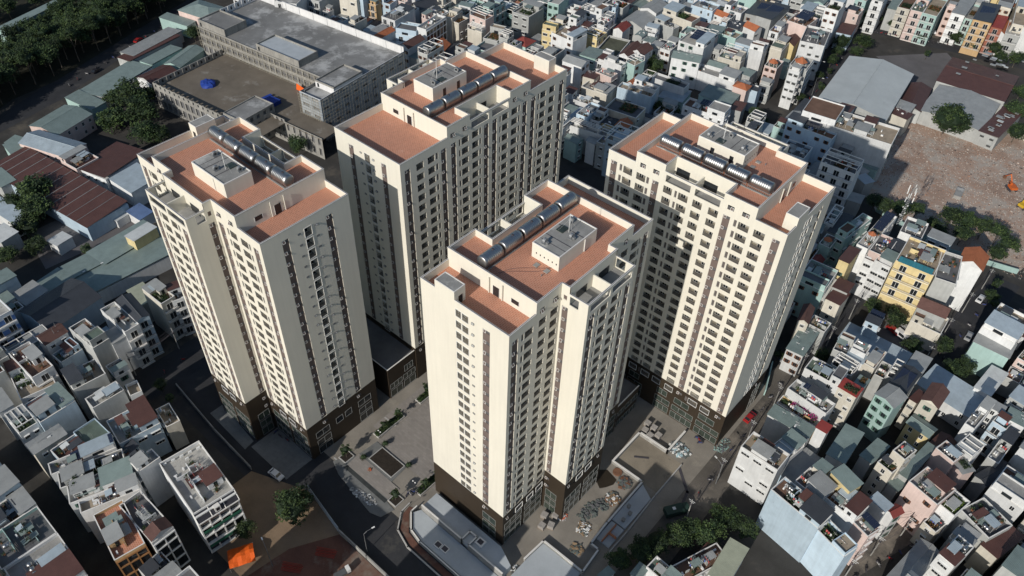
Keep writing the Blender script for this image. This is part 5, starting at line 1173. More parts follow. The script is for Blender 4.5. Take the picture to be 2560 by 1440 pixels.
            for a in range(nx):
                for b in range(ny):
                    o = link('solar_panel', SOLAR if t == 'solar' else TEAL_PANEL, root, (ox + a * 1.02, oy + (b - (ny - 1) / 2) * 2.02, zz + (b - (ny - 1) / 2) * .25)); o.rotation_euler.x = .12
            if flat and t == 'solar':
                s = MB(steel_d)
                for px_ in (ox, ox + (nx - 1) * 1.02):
                    for py_ in (-ny, ny): s.bar((px_, oy + py_ * .9, deck), (px_, oy + py_ * .9, zz + py_ * .1 - .1), .05, 0, 4)
                s.build('panel_rack', root)
        elif t == 'ribs':
            for q in range(int(w / 5)): s = MB(SHEET['a']); xx = -X + 2.5 + q * 5; zz = h + min(w, d) * .0; s.bar((xx, -Y - .2, h + .15), (xx, Y + .2, h + .15 + min(w, d) * .06), .12, 0, 4); s.build('roof_rib', root)
        elif t == 'tileh':
            s = MB(TILE['o'], wm, coping); s.T = Matrix.Translation((0, -Y * .45, 0))
            for q in range(6):
                a, b = 6.283 * q / 6, 6.283 * (q + 1) / 6; r = min(X, Y) * .8; s.poly([(math.cos(a) * r, math.sin(a) * r, h + 1.5), (math.cos(b) * r, math.sin(b) * r, h + 1.5), (0, 0, h + 1.5 + r * .7)], 0); s.box(math.cos(a) * r * .8 - .1, math.sin(a) * r * .8 - .1, deck, math.cos(a) * r * .8 + .1, math.sin(a) * r * .8 + .1, h + 1.5, 1)
            s.build('tiled_gazebo', root)
        elif t == 'tileg':
            s = MB(TILE['n'], wm); s.T = Matrix.Translation((X - 1.6, 0, 0)); s.box(-1.5, -Y + .3, deck, 1.5, Y - .3, h + .9, 1); gable(s, 3.2, d - .4, h + .9, 1.1, 'x', .2, 0, 1); s.build('attic', root)
        elif t == 'frame':
            s = MB(coping); zz = h + 1.9
            for q in range(4): yy = -Y + .2 + q * (d - .4) / 3; s.box(-X + .1, yy - .1, zz, X - .1, yy + .1, zz + .25, 0, True)
            for q in (-X + .1, X - .3): s.box(q, -Y + .1, zz - .001, q + .2, Y - .1, zz + .24, 0, True); s.box(q, -Y + .1, deck, q + .2, -Y + .3, zz); s.box(q, Y - .3, deck, q + .2, Y - .1, zz)
            s.build('pergola', root)
        elif t == 'skyl':
            for q in (-1, 1): s = MB(coping, glass_g); s.box(-1 + q * X * .4, -1.2, deck, 1 + q * X * .4, 1.2, deck + .9, 0); s.box(-.6 + q * X * .4, -.7, deck + .9, .6 + q * X * .4, .7, deck + 1.0, 1); s.build('skylight', root)
        elif t == 'ac':
            for q in range(5): link('air_conditioner', AC, root, (-X + .6 + q * .2, -Y + (q + .5) * d / 5, h + .1 if not flat else deck), 1.57)
        elif t == 'patch':
            for q in range(14): a, b = spot(); s = MB(SHEET[rnd.choice('aaw')]); lw = rnd.uniform(.5, 1.6); zz = h + .1 + (min(w, d) * .32 * (1 - abs(a) / X) if rt[0] == 'G' else min(w, d) * .07) ; s.box(a - lw, b - lw * .7, zz, a + lw, b + lw * .7, zz + .1); s.build('patch_sheet', root)
        elif t == 'classic':
            s = MB(M('slate', (.045, .045, .055), .7, .2, 1, .1), coping, glass); s.poly([(X - .3, -Y, h), (X - .3, Y, h), (X + 1.4, Y, h - 2.6), (X + 1.4, -Y, h - 2.6)][::-1], 0); s.poly([(X - .3, -Y, h), (X + 1.4, -Y, h - 2.6), (X - .3, -Y, h - 2.6)], 1)
            for q in range(4): yy = -Y + q * d / 3; s.bar((X - .3, yy, h + .03), (X + 1.4, yy, h - 2.57), .12, 1, 4)
            s.box(X + .2, -.7, h - 2.4, X + 1.3, .7, h - .7, 1); s.box(X + 1.3, -.4, h - 2.1, X + 1.33, .4, h - 1.0, 2); s.box(X - .3, -Y, h - 2.9, X + 1.6, Y, h - 2.6, 1, True)
            s.build('mansard_roof', root)
            g = MB(M('green_sign', (.03, .14, .09), .6))
            for zz in (2.6, h - 8.3): g.box(X + .75, -Y + .4, zz, X + .85, Y - .4, zz + .9)
            g.build('sign_board', root)
    # label
    best = min(LANDM, key=lambda l: (l[1] - x) ** 2 + (l[2] - y) ** 2)
    roofn = {'F': 'flat grey roof', 'T': 'terracotta roof terrace', 'D': 'dark flat roof', 'O': 'mossy dark flat roof'}.get(rt) or (('%s sheet roof' % SN[rt[1]]) if rt[0] == 'S' or rt[1] in 'aexbyw' or (rt[1] == 'n' and h <= 9) else '%s tiled %s roof' % ({'o': 'orange', 'r': 'red', 'n': 'brown'}[rt[1]], 'gable' if rt[0] == 'G' else 'hipped'))
    exn = {'solar': 'solar panels', 'plant': 'roof plants', 'frame': 'a rooftop pergola', 'bloom': 'magenta bougainvillea', 'tileh': 'an orange tiled gazebo', 'vtank3': 'three upright tanks', 'bal': 'balconies', 'grass': 'a grassy roof', 'classic': 'a mansard and white pillars', 'gridf': 'a white framed front', 'skyl': 'two skylights', 'solarfront': 'teal panels', 'band': 'orange-brown bands'}
    extra = next((exn[t] for t in ex if t in exn), None)
    lab = '%s %s-storey %s, %s%s' % (NAMES[wc], NUM[min(n, 6)], 'house' if h > 9 else 'low building', roofn, (', ' + extra) if extra else '')
    if len(lab.split()) > 9 and extra: extra = extra.replace('an orange tiled gazebo', 'gazebo').replace('a rooftop pergola', 'pergola').replace('magenta bougainvillea', 'bougainvillea').replace('a mansard and white pillars', 'white pillars').replace('a white framed front', 'framed front').replace('three upright tanks', 'upright tanks').replace('orange-brown bands', 'brown bands'); lab = '%s %s-storey house, %s, %s' % (NAMES[wc], NUM[min(n, 6)], roofn, extra)
    HREC.append([root, lab, best, x, y, tanks, min(w, d) * (w + d) * (1 + h / 10) / ((x * x + y * y + 160 ** 2))])
    FOOT.append((x, y, w, d, rz)); return root
TEAL_PANEL = None
tpm = MB(M('teal_panel', (.05, .22, .27), .3, .15)); tpm.box(-.49, -1.3, 0, .49, 1.3, .04, 0, True); TEAL_PANEL = tpm.mesh('solar_panel')
HREC = []
for hh_ in HOUSES: house(*hh_)
# ---------------------------------------------------------------- fill: further houses of the same quarter between those above

def inside(px, py, f, g=0.0):
    c, s = math.cos(f[4]), math.sin(f[4]); dx, dy = px - f[0], py - f[1]; a, b = dx * c + dy * s, -dx * s + dy * c
    return abs(a) < f[2] / 2 + g and abs(b) < f[3] / 2 + g
def free(x, y, w, d, rz):
    c, s = math.cos(rz), math.sin(rz)
    pts = [(x + c * a * w / 2 - s * b * d / 2, y + s * a * w / 2 + c * b * d / 2) for a in (-1, -.5, 0, .5, 1) for b in (-1, -.6, -.2, .2, .6, 1)]
    for f in FOOT:
        if abs(f[0] - x) + abs(f[1] - y) > f[2] + f[3] + w + d: continue
        if any(inside(px, py, f, -.25) for px, py in pts): return False
        if inside(x, y, f): return False
        if any(inside(f[0] + u * f[2] * .4, f[1] + v * f[3] * .4, (x, y, w, d, rz)) for u in (-1, 0, 1) for v in (-1, 0, 1)): return False
    return True
def project(x, y, z):
    q = cam_inv @ Vector((x, y, z)); 
    if q.z > -1: return None
    return 1280 - FPX * q.x / q.z, 720 + FPX * q.y / q.z
FPX = 2003.142; cam_inv = (Matrix.Translation((0, 0, 181.1172)) @ Matrix.Rotation(PSI, 4, 'Z') @ _m).inverted()
def in_view(x, y, h, mg=60):
    for z in (0, h):
        p = project(x, y, z)
        if p and -mg < p[0] < 2560 + mg and -mg < p[1] < 1440 + mg: return True
    return False
BLOCKS = [(-215, 320, 215, 225, 7, 11.5, 0), (-85, 480, 60, 110, 7, 13, 0), (-185, 500, 150, 120, 7, 12, 0), (-50, 460, 90, 60, 7, 13, 0), (-76, 226, 62, 118, 4, 9.5, 0), (-82, 320, 40, 70, 4, 9, 0), (-20, 205, 26, 120, 2, 10, 0), (-4, 130, 66, 110, -10, 11, 0), (28, 190, 40, 100, -8, 11, 0), (28, 250, 44, 130, 0, 11, 0),
 (-160, 12, 110, 60, 0, 11.5, 0), (-215, 20, 60, 60, 3, 11, 0), (-200, 50, 40, 40, 2, 10, 0), (-190, 195, 60, 60, 8, 10, 0), (-345, 235, 90, 60, 9, 10, 0), (-30, 60, 50, 70, -5, 9, 0)]
KEEPR = [(-104, 104.5, 134, 123, 0), (-172, 85, 12, 90, 0), (-36, 130, 9, 92, 0), (-36, 208, 6, 70, 0), (-3, 230, 8, 70, 0), (-36, 312, 66, 92, 6), (-86, 392, 28, 40, 25), (-20, 211, 20, 16, 0), (-113, 372, 11, 116, -5), (-85, 418, 130, 11, 8), (-93, 490, 11, 140, 0), (7, 137, 5, 36, -20),
 (-145, 8.2, 76, 5.6, 0), (-145, 44, 60, 11, 0), (-278, 184, 96, 44, 6.6), (-272, 140, 92, 46, 6.6), (-250, 72, 12, 60, 0), (-228, 118, 60, 34, 6), (-100, 35, 50, 34, 0), (-55, 70, 26, 40, 0), (-34, 100, 12, 36, -12), (-360, 130, 44, 170, 17), (-30, 262, 76, 20, -3), (-248, 43, 18, 14, 0), (-60, 402, 90, 14, 8), (-152, 281, 12, 10, 0), (-109, 294, 12, 20, 0), (-114, 370, 22, 50, 0), (-5, 194, 12, 16, 0), (-175, 44, 16, 40, 0), (-245, 88, 30, 40, 10), (-38, 148, 16, 20, 0), (-30, 118, 14, 24, 0), (-26, 93, 24, 26, 0), (-300, 108, 40, 34, 12), (-268, 56, 22, 26, 0), (-53, 341, 20, 14, 0), (-70, 150, 50, 60, 0), (-214, 105, 40, 40, 0), (-8, 112, 34, 16, -12), (-18, 116, 16, 12, 0), (-225, 58, 50, 30, 0)]
for kx, ky, kw, kd, kr in KEEPR: FOOT.append((kx, ky, kw, kd, math.radians(kr)))
for (bx, by, bw, bd, br, hm, far) in BLOCKS:
    br = math.radians(br); c, s = math.cos(br), math.sin(br); yy = -bd / 2
    while yy < bd / 2 - 4:
        dd = rnd.uniform(9, 14); xx = -bw / 2
        while xx < bw / 2 - 2.5:
            ww = rnd.uniform(4, 6.2)
            if rnd.random() < .12: ww *= 1.7
            for sc in (1.0, .7, .5, .35):
                w2, d2 = ww * (1 if sc > .6 else .85) - .2, dd * sc - .3; ax, ay = xx + ww / 2, yy + dd / 2; X_, Y_ = bx + c * ax - s * ay, by + s * ax + c * ay
                if in_view(X_, Y_, 12) and free(X_, Y_, w2, d2, br):
                    q = rnd.random(); hgt = round(max(5, rnd.gauss(hm, 2.6)), 1)
                    rt = 'F' if q < .5 else ('S' + rnd.choice('aaeebnx') if q < .74 else ('G' + rnd.choice('aaaeennno') if q < .9 else rnd.choice('TD')))
                    ex = ','.join(['clut', 'sheet'][:1 + (rnd.random() < .6)] + rnd.sample(['tank', 'clut', 'clut', 'plant', 'plant', 'frame', 'win', 'win', 'bal', 'front', 'front'], 2 + (rnd.random() < .4))) if rt in 'FTD' else rnd.choice(('', 'clut', 'win'))
                    house(round(X_, 1), round(Y_, 1), w2, d2, math.degrees(br) + rnd.uniform(-1.5, 1.5), hgt, rnd.choice('wwwwwwwwccggggbbtpy'), rt, ex, far); break
            xx += ww
        yy += dd + (4.5 if rnd.random() < .45 else .6)
# the smallest ones in view beyond the first 300 become one joined mass
HREC = [r for r in HREC]; HREC.sort(key=lambda r: -r[6]); REST = HREC[300:]; HREC = HREC[:300]
jv, jf, jm, jmats = [], [], [], {}
def absorb(o, M4):
    M4 = M4 @ Matrix.Translation(o.location) @ o.rotation_euler.to_matrix().to_4x4() @ Matrix.Diagonal((*o.scale, 1))
    if o.data:
        b = len(jv); me = o.data; jv.extend((M4 @ v.co)[:] for v in me.vertices); idx = [jmats.setdefault(m, len(jmats)) for m in me.materials]
        for p in me.polygons: jf.append([b + k for k in p.vertices]); jm.append(idx[p.material_index])
    for c in KIDS.get(o, ()): absorb(c, M4)
    DEAD.append(o)
KIDS = {}; DEAD = []; TANKL = []
ONUM = 'first second third fourth fifth sixth seventh eighth ninth tenth eleventh twelfth 13th 14th 15th 16th 17th 18th 19th 20th 21st 22nd 23rd 24th 25th 26th 27th 28th 29th 30th 31st 32nd'.split()
for o in COL.objects:
    if o.parent: KIDS.setdefault(o.parent, []).append(o)
for r in REST:
    for o in [r[0]] + r[5]: absorb(o, Matrix.Identity(4))
if jv:
    me = bpy.data.meshes.new('distant_houses'); me.from_pydata(jv, [], jf)
    for m in jmats: me.materials.append(m)
    me.polygons.foreach_set('material_index', jm); me.update(); o = link('distant_houses', me); tag(o, 'crowded mass of smaller farther row houses filling in between the others', 'houses', kind='stuff')
    bpy.data.batch_remove(DEAD)
# labels: houses that read alike are told apart by how near they stand to the closest landmark
grp = {}
for r in HREC: grp.setdefault((r[1], r[2][0]), []).append(r)
OW_ = 0
OW = ['nearest', 'second nearest', 'third nearest', 'fourth nearest', 'fifth nearest', 'sixth nearest', 'seventh nearest', 'eighth nearest', 'ninth nearest', 'tenth nearest', '11th nearest', '12th nearest', '13th nearest', '14th nearest', '15th nearest', '16th nearest', '17th nearest', '18th nearest', '19th nearest', '20th nearest', '21st nearest', '22nd nearest', '23rd nearest', '24th nearest', '25th nearest']
for (lab, lm), rs in grp.items():
    rs.sort(key=lambda r: (r[3] - r[2][1]) ** 2 + (r[4] - r[2][2]) ** 2)
    for i, r in enumerate(rs):
        dx, dy = r[3] - r[2][1], r[4] - r[2][2]
        # direction as it shows in the photo
        u = dx * math.cos(-PSI) - dy * math.sin(-PSI); v = dx * math.sin(-PSI) + dy * math.cos(-PSI)
        side = ('above ' if v > 0 else 'below ') if abs(v) > abs(u) * 1.3 else ('right of ' if u > 0 else 'left of ')
        tail = '%sthe %s' % (side, lm) if len(rs) == 1 else '%s to the %s' % (OW[min(i, 24)], lm)
        full = lab + ', ' + tail
        tag(r[0], full, 'house', 'houses of the surrounding neighbourhood')
        for j, t in enumerate(r[5]): TANKL.append((' '.join(('%ssteel tank on %s house, %s' % (('first ', 'second ', 'third ', 'fourth ')[j % 4] if len(r[5]) > 1 else 'lone ', ' '.join(lab.replace(',', '').split()[:2 + (lab.startswith('pale'))]), tail)).split()[:14]), (r[3] - r[2][1]) ** 2 + (r[4] - r[2][2]) ** 2, len(TANKL), t))
tl = {}
for q in TANKL: tl.setdefault(q[0], []).append(q)
for lab, qs in tl.items():
    qs.sort(key=lambda q: q[:3])
    for i, q in enumerate(qs): tag(q[3], lab if len(qs) == 1 else ('nearer ', 'farther ', 'still farther ', 'farthest ')[min(i, 3)] + lab, 'water tank', 'small steel tanks on house roofs')
# utility poles with wires along the lanes
def pole_line(pts, where):
    prev = None
    for i, (x, y) in enumerate(pts):
        e = empty('utility_pole', (x, y, 0), 0, '%s concrete utility pole %s' % (ONUM[i], where), 'utility pole', 'utility poles'); m = MB(concrete, steel_d); m.cyl((0, 0, 0), (0, 0, 9), [(0, .18), (1, .11)], 0, 8); m.build('post', e)
        m = MB(steel_d); m.bar((-.9, 0, 8.4), (.9, 0, 8.4), .05, 0, 4); m.bar((-.6, 0, 7.8), (.6, 0, 7.8), .05, 0, 4); m.build('crossarm', e); m = MB(flashing); m.box(-.25, -.2, 6.6, .25, .2, 7.3, 0, True); m.build('junction_box', e)
        if i < len(pts) - 1:
            nx, ny = pts[i + 1][0] - x, pts[i + 1][1] - y; m = MB(flashing)
            for o_, z_ in ((-.8, 8.45), (.8, 8.45), (-.4, 7.8), (.4, 7.8), (0, 7.2)):
                P_ = [(o_ + nx * q / 6, ny * q / 6, z_ - 1.1 * (1 - (q / 3 - 1) ** 2)) for q in range(7)]
                for a_, b_ in zip(P_, P_[1:]): m.bar(a_, b_, .03, 0, 3)
            m.build('wires', e)
pole_line([(-33.6, 112), (-33.9, 128), (-34.2, 144), (-34.6, 160), (-34.8, 176), (-33.6, 192), (-33.4, 208), (-33.4, 224)], 'from the bottom in the lane beside the right tower')
pole_line([(-177.4, 44), (-177.4, 58), (-177.2, 72), (-177, 88)], 'along the street below the left tower')
pole_line([(-8.4, 204), (-8.2, 220), (-7.4, 236), (-6.4, 252)], 'along the street at the right edge')
pole_line([(-117.6, 330), (-120, 350), (-121.5, 370), (-124, 390), (-127, 404)], 'along the street left of the warehouse')
pole_line([(3.2, 124), (5.6, 134), (9, 144)], 'in the narrow lane at the lower right')
# ---------------------------------------------------------------- grey unfinished school complex behind the left tower
raw = M('raw_concrete', (.34, .33, .305), .95, .25, .25, .14, .25, spot=((.20, .19, .175), .36, .5), bump=.3)
rawroof = M('raw_roof_slab', (.22, .22, .215), .95, .25, .10, .10, spot=((.44, .44, .43), .42, .09), bump=.2)
muddy = M('muddy_slab', (.17, .145, .115), .95, .25, .10, .12, spot=((.28, .26, .23), .36, .12), bump=.2)
whitewall = M('fresh_white_wall', (.70, .70, .70), .9, .08, .3, .04, .08)
netm = M('blue_grey_netting', (.38, .42, .46), .9, .3, .5, .25, .3)
scaff = M('scaffold_tube', (.36, .33, .26), .6, .2)
A7 = math.radians(6.6)
site = empty('unfinished_building', (-322, 163, 0), A7, 'large grey unfinished concrete building wrapped in scaffolding, with white parapet walls', 'building')
def face_openings(mb, F, L, z0, z1, floors, bay, mi, bk, zs=1.0, ww=.72, head=.35):
    cols = []; n = int(L / bay); fh = (z1 - z0) / floors
    for k in range(n):
        a = (k + (1 - ww) / 2) * L / n; cols.append((a, a + ww * L / n, [(z0 + q * fh + zs, z0 + (q + 1) * fh - head) for q in range(floors)], .5, bk))
    facade(mb, F, 0, L, z0, z1, cols, mi)
wl = MB(raw, glass, whitewall, netm, conc_d)
H1 = 17.2
face_openings(wl, Face((0, 0), (1, 0), (0, -1)), 77, 9, H1, 2, 3.3, 0, 4, .9, .8, .45); face_openings(wl, Face((0, 0), (1, 0), (0, -1)), 77, 0, 9, 2, 3.4, 0, 4)
face_openings(wl, Face((0, 0), (0, 1), (-1, 0)), 34.5, 0, H1, 4, 4.5, 0, 4)
face_openings(wl, Face((77, -14.2), (1, 0), (0, -1)), 11.2, 0, 18.4, 5, 5.5, 3, 4, 2.0, .6); face_openings(wl, Face((77, -14.2), (0, 1), (-1, 0)), 14.2, 0, 18.4, 5, 7, 3, 4, 2.2, .4)
face_openings(wl, Face((88.2, -14.2), (0, 1), (1, 0)), 49.7, 0, 18.4, 5, 5.0, 3, 4, 2.0, .45); face_openings(wl, Face((0, 35), (1, 0), (0, 1)), 88.2, 0, H1, 4, 6, 2, 4)
wl.build('wall', site)
sl = MB(rawroof); sl.box(.3, .3, H1 - .4, 77, 34.8, H1); sl.box(77, -14, H1 - .4, 88, 34.8, H1 + .004); sl.build('roof', site)
pw_ = MB(whitewall, glass, raw)
F = Face((16, 35.2), (1, 0), (0, -1)); facade(pw_, F, 0, 72, H1, H1 + 3.2, [(1.0 + 2.9 * k, 1.9 + 2.9 * k, [(H1 + .9, H1 + 2.4)], .12, 1) for k in range(24) if k not in (5, 6, 7, 12)], 0)
pw_.box(16, 35.21, 0, 88.2, 35.4, H1 + 3.2, 0); pw_.box(16, 35.0, H1 + 3.2, 88.2, 35.45, H1 + 3.3, 0)
for k in range(9): pw_.box(18 + k * 8.6, 34.95, H1, 18.35 + k * 8.6, 35.2, H1 + 3.15, 0)
pw_.box(-.1, 11, H1, .12, 35.4, H1 + 3.0, 0); pw_.box(.12, 35.0, H1, 16, 35.3, H1 + 2.8, 0)
for k in range(6): pw_.box(.12, 13 + k * 4, H1, .4, 13.3 + k * 4, H1 + 3.0, 0); pw_.box(.12, 14.6 + k * 4, H1 + .9, .16, 15.4 + k * 4, H1 + 2.3, 1)
pw_.box(77, -14.2, 18.4, 88.2, -14.0, 18.5, 0); pw_.box(88, -14, H1, 88.2, 35, 18.5, 0); pw_.box(77, -14, H1, 77.2, -.1, 18.5, 2)
pw_.box(0, -.2, H1, 77, .1, H1 + .35, 2)
pw_.build('parapet', site)
for nm, (x0, y0, x1, y1), z1, mt in (('stair_block', (.4, .3, 17.5, 12.5), 19.8, rawroof), ('stair_block', (37, .3, 62, 11.2), 19.6, whiteroof), ('stair_block', (78, -6.4, 88.0, 10.0), 19.6, rawroof)):
    b = MB(raw, mt, whitewall, glass); b.box(x0, y0, H1, x1, y1, z1, 0 if x0 < 70 else 2); b.box(x0 + .4, y0 + .4, z1, x1 - .4, y1 - .4, z1 + .02, 1)
    for q in ((x0, y0, x1, y0 + .35), (x0, y1 - .35, x1, y1), (x0, y0 + .35, x0 + .35, y1 - .35), (x1 - .35, y0 + .35, x1, y1 - .35)): b.box(q[0], q[1], z1 + .002, q[2], q[3], z1 + .7, 0)
    b.box(x0 + 1, y0 - .03, H1 + .4, x0 + 2, y0, H1 + 2.1, 3); b.build(nm, site)
sc = MB(scaff)
def scaff_face(F, L, z0, z1, dz=1.9, dx=2.1, r=.045):
    for k in range(int(L / dx) + 1): a = k * dx; sc.bar(F.p(a, z0, 1.0), F.p(a, z1, 1.0), r, 0, 3)
    for k in range(int((z1 - z0) / dz) + 1): z = z0 + k * dz; sc.bar(F.p(0, z, 1.0), F.p(L, z, 1.0), r, 0, 3); sc.bar(F.p(0, z, .3), F.p(L, z, .3), r, 0, 3)
    for k in range(int(L / dx / 2)): a = k * dx * 2; sc.bar(F.p(a, z0 + (k % 3) * 2, 1.02), F.p(min(L, a + dx * 2), z0 + (k % 3) * 2 + 4, 1.02), r * .8, 0, 3)
scaff_face(Face((0, 0), (1, 0), (0, -1)), 76, 9.2, 17.4); scaff_face(Face((77, -14.2), (1, 0), (0, -1)), 11.2, 0, 18.6, 1.2, 1.2); scaff_face(Face((88.2, -14.2), (0, 1), (1, 0)), 49.7, 0, 18.6, 1.5, 1.6); scaff_face(Face((0, 0), (0, 1), (-1, 0)), 34, 2, 17.4)
o = sc.build('scaffold', site); o['kind'] = 'stuff'
k3 = empty('courtyard_block', (-322, 163, 0), A7, 'lower grey three-storey block around the muddy courtyard roof in front of the unfinished building', 'building')
w3 = MB(raw, glass, conc_d); Z3 = 9.0
face_openings(w3, Face((15, -37.5), (1, 0), (0, -1)), 44, 0, Z3, 2, 3.1, 0, 2, 1.0); face_openings(w3, Face((15, -37.5), (0, 1), (-1, 0)), 36, 0, Z3, 2, 4, 0, 2)
facade(w3, Face((15, -37.5), (1, 0), (0, -1)), 0, 44, Z3, Z3 + 2.6, [(1.4 + 2.9 * k, 2.3 + 2.9 * k, [(Z3 + .9, Z3 + 2.1)], .3, None) for k in range(14)], 0)
w3.box(15, -37.2, Z3, 59, -37.0, Z3 + .9, 0); w3.box(15, -37.2, Z3 + 2.1, 59, -37.0, Z3 + 2.6, 0)
for k in range(15): w3.box(15 + max(0, 2.3 + 2.9 * (k - 1)), -37.2, Z3, 15 + 1.4 + 2.9 * k, -37.0, Z3 + 2.6, 0)
w3.box(15, -37, Z3, 15.3, -1.4, Z3 + 2.6, 0)
for k in range(9): w3.box(15.3, -35 + k * 4, Z3, 15.6, -34.7 + k * 4, Z3 + 2.6, 0); w3.box(15.3, -33.4 + k * 4, Z3 + .8, 15.34, -32.5 + k * 4, Z3 + 2.0, 1)
face_openings(w3, Face((69, -24), (1, 0), (0, -1)), 8, 0, Z3 + 1.6, 3, 2.6, 0, 2, 1.2, .5); face_openings(w3, Face((77, -24), (1, 0), (0, -1)), 20, 0, Z3 + .6, 2, 2.9, 0, 2, 1.2, .4)
w3.build('wall', k3); s3 = MB(muddy); s3.box(15.3, -37, Z3 - .3, 77, -.3, Z3); s3.box(69, -24, Z3 - .3, 97, -14.3, Z3 - .01); s3.build('roof', k3)
k4 = empty('stair_tower', (-322, 163, 0), A7, 'square grey concrete stair block with a pale round stain on its roof', 'building')
w4 = MB(raw, glass, conc_d); Z4 = 13.2
for F, L in ((Face((59, -38), (1, 0), (0, -1)), 10.3), (Face((69.3, -38), (0, 1), (1, 0)), 16.4), (Face((59, -38), (0, 1), (-1, 0)), 16.4), (Face((59, -21.6), (1, 0), (0, 1)), 10.3)): face_openings(w4, F, L, 0, Z4, 4, 3.2, 0, 2, 1.3, .45)
w4.build('wall', k4); s4 = MB(rawroof, raw); s4.box(59, -38, Z4, 69.3, -21.6, Z4 + .12, 0)
for q in ((59, -38, 69.3, -37.7), (59, -21.9, 69.3, -21.6), (59, -37.7, 59.3, -21.9), (69, -37.7, 69.3, -21.9)): s4.box(q[0], q[1], Z4 + .121, q[2], q[3], Z4 + .6, 1)
s4.build('roof', k4)
def S2W(p, q): c, s = math.cos(A7), math.sin(A7); return (-322 + c * p - s * q, 163 + s * p + c * q)
t = MB(bluep); ring = []
for j, (rr, zz) in enumerate(((1, 0), (.95, 1.1), (.6, 1.6), (.02, 1.75))): ring.append([(math.cos(6.283 * k / 14) * 3.6 * rr * (1 + .08 * math.sin(k * 2.3 + j)), math.sin(6.283 * k / 14) * 3.0 * rr * (1 + .1 * math.cos(k * 1.7 + j)), zz + .12 * math.sin(k * 3.1 + j) * (j > 0)) for k in range(14)])
for j in range(3):
    for k in range(14): t.poly([ring[j][k], ring[j][(k+1) % 14], ring[j+1][(k+1) % 14], ring[j+1][k]])
x_, y_ = S2W(30.5, -22.5); o = t.build('tarpaulin', None, (x_, y_, Z3)); tag(o, 'crumpled blue tarpaulin over a heap on the muddy courtyard roof', 'tarpaulin')
t = MB(bluep); t.box(-.7, -8, 0, .7, 8, .9); x_, y_ = S2W(57, -21); tag(t.build('tarpaulin', None, (x_, y_, Z3), A7 - .12), 'long narrow blue tarpaulin beside the grey stair block', 'tarpaulin')
t = MB(bluep); t.box(-2.6, -2, 0, 2.6, 2, 1.6); x_, y_ = S2W(62.5, -16.5); tag(t.build('tarpaulin', None, (x_, y_, Z3), A7), 'blue covered stack next to the orange safety net', 'tarpaulin')
t = MB(orange_t, bluep); t.poly([(-4, 0, 0), (4, 0, 0), (4, .2, 1.0), (-4, .6, 2.6)], 0); t.poly([(4, 0, 0), (11, 0, 0), (11, .2, 1.1), (4, .2, 1.1)], 1); x_, y_ = S2W(66, -3.2); tag(t.build('safety_net', None, (x_, y_, Z3), A7), 'orange and blue safety netting along the foot of the scaffolding', 'net')
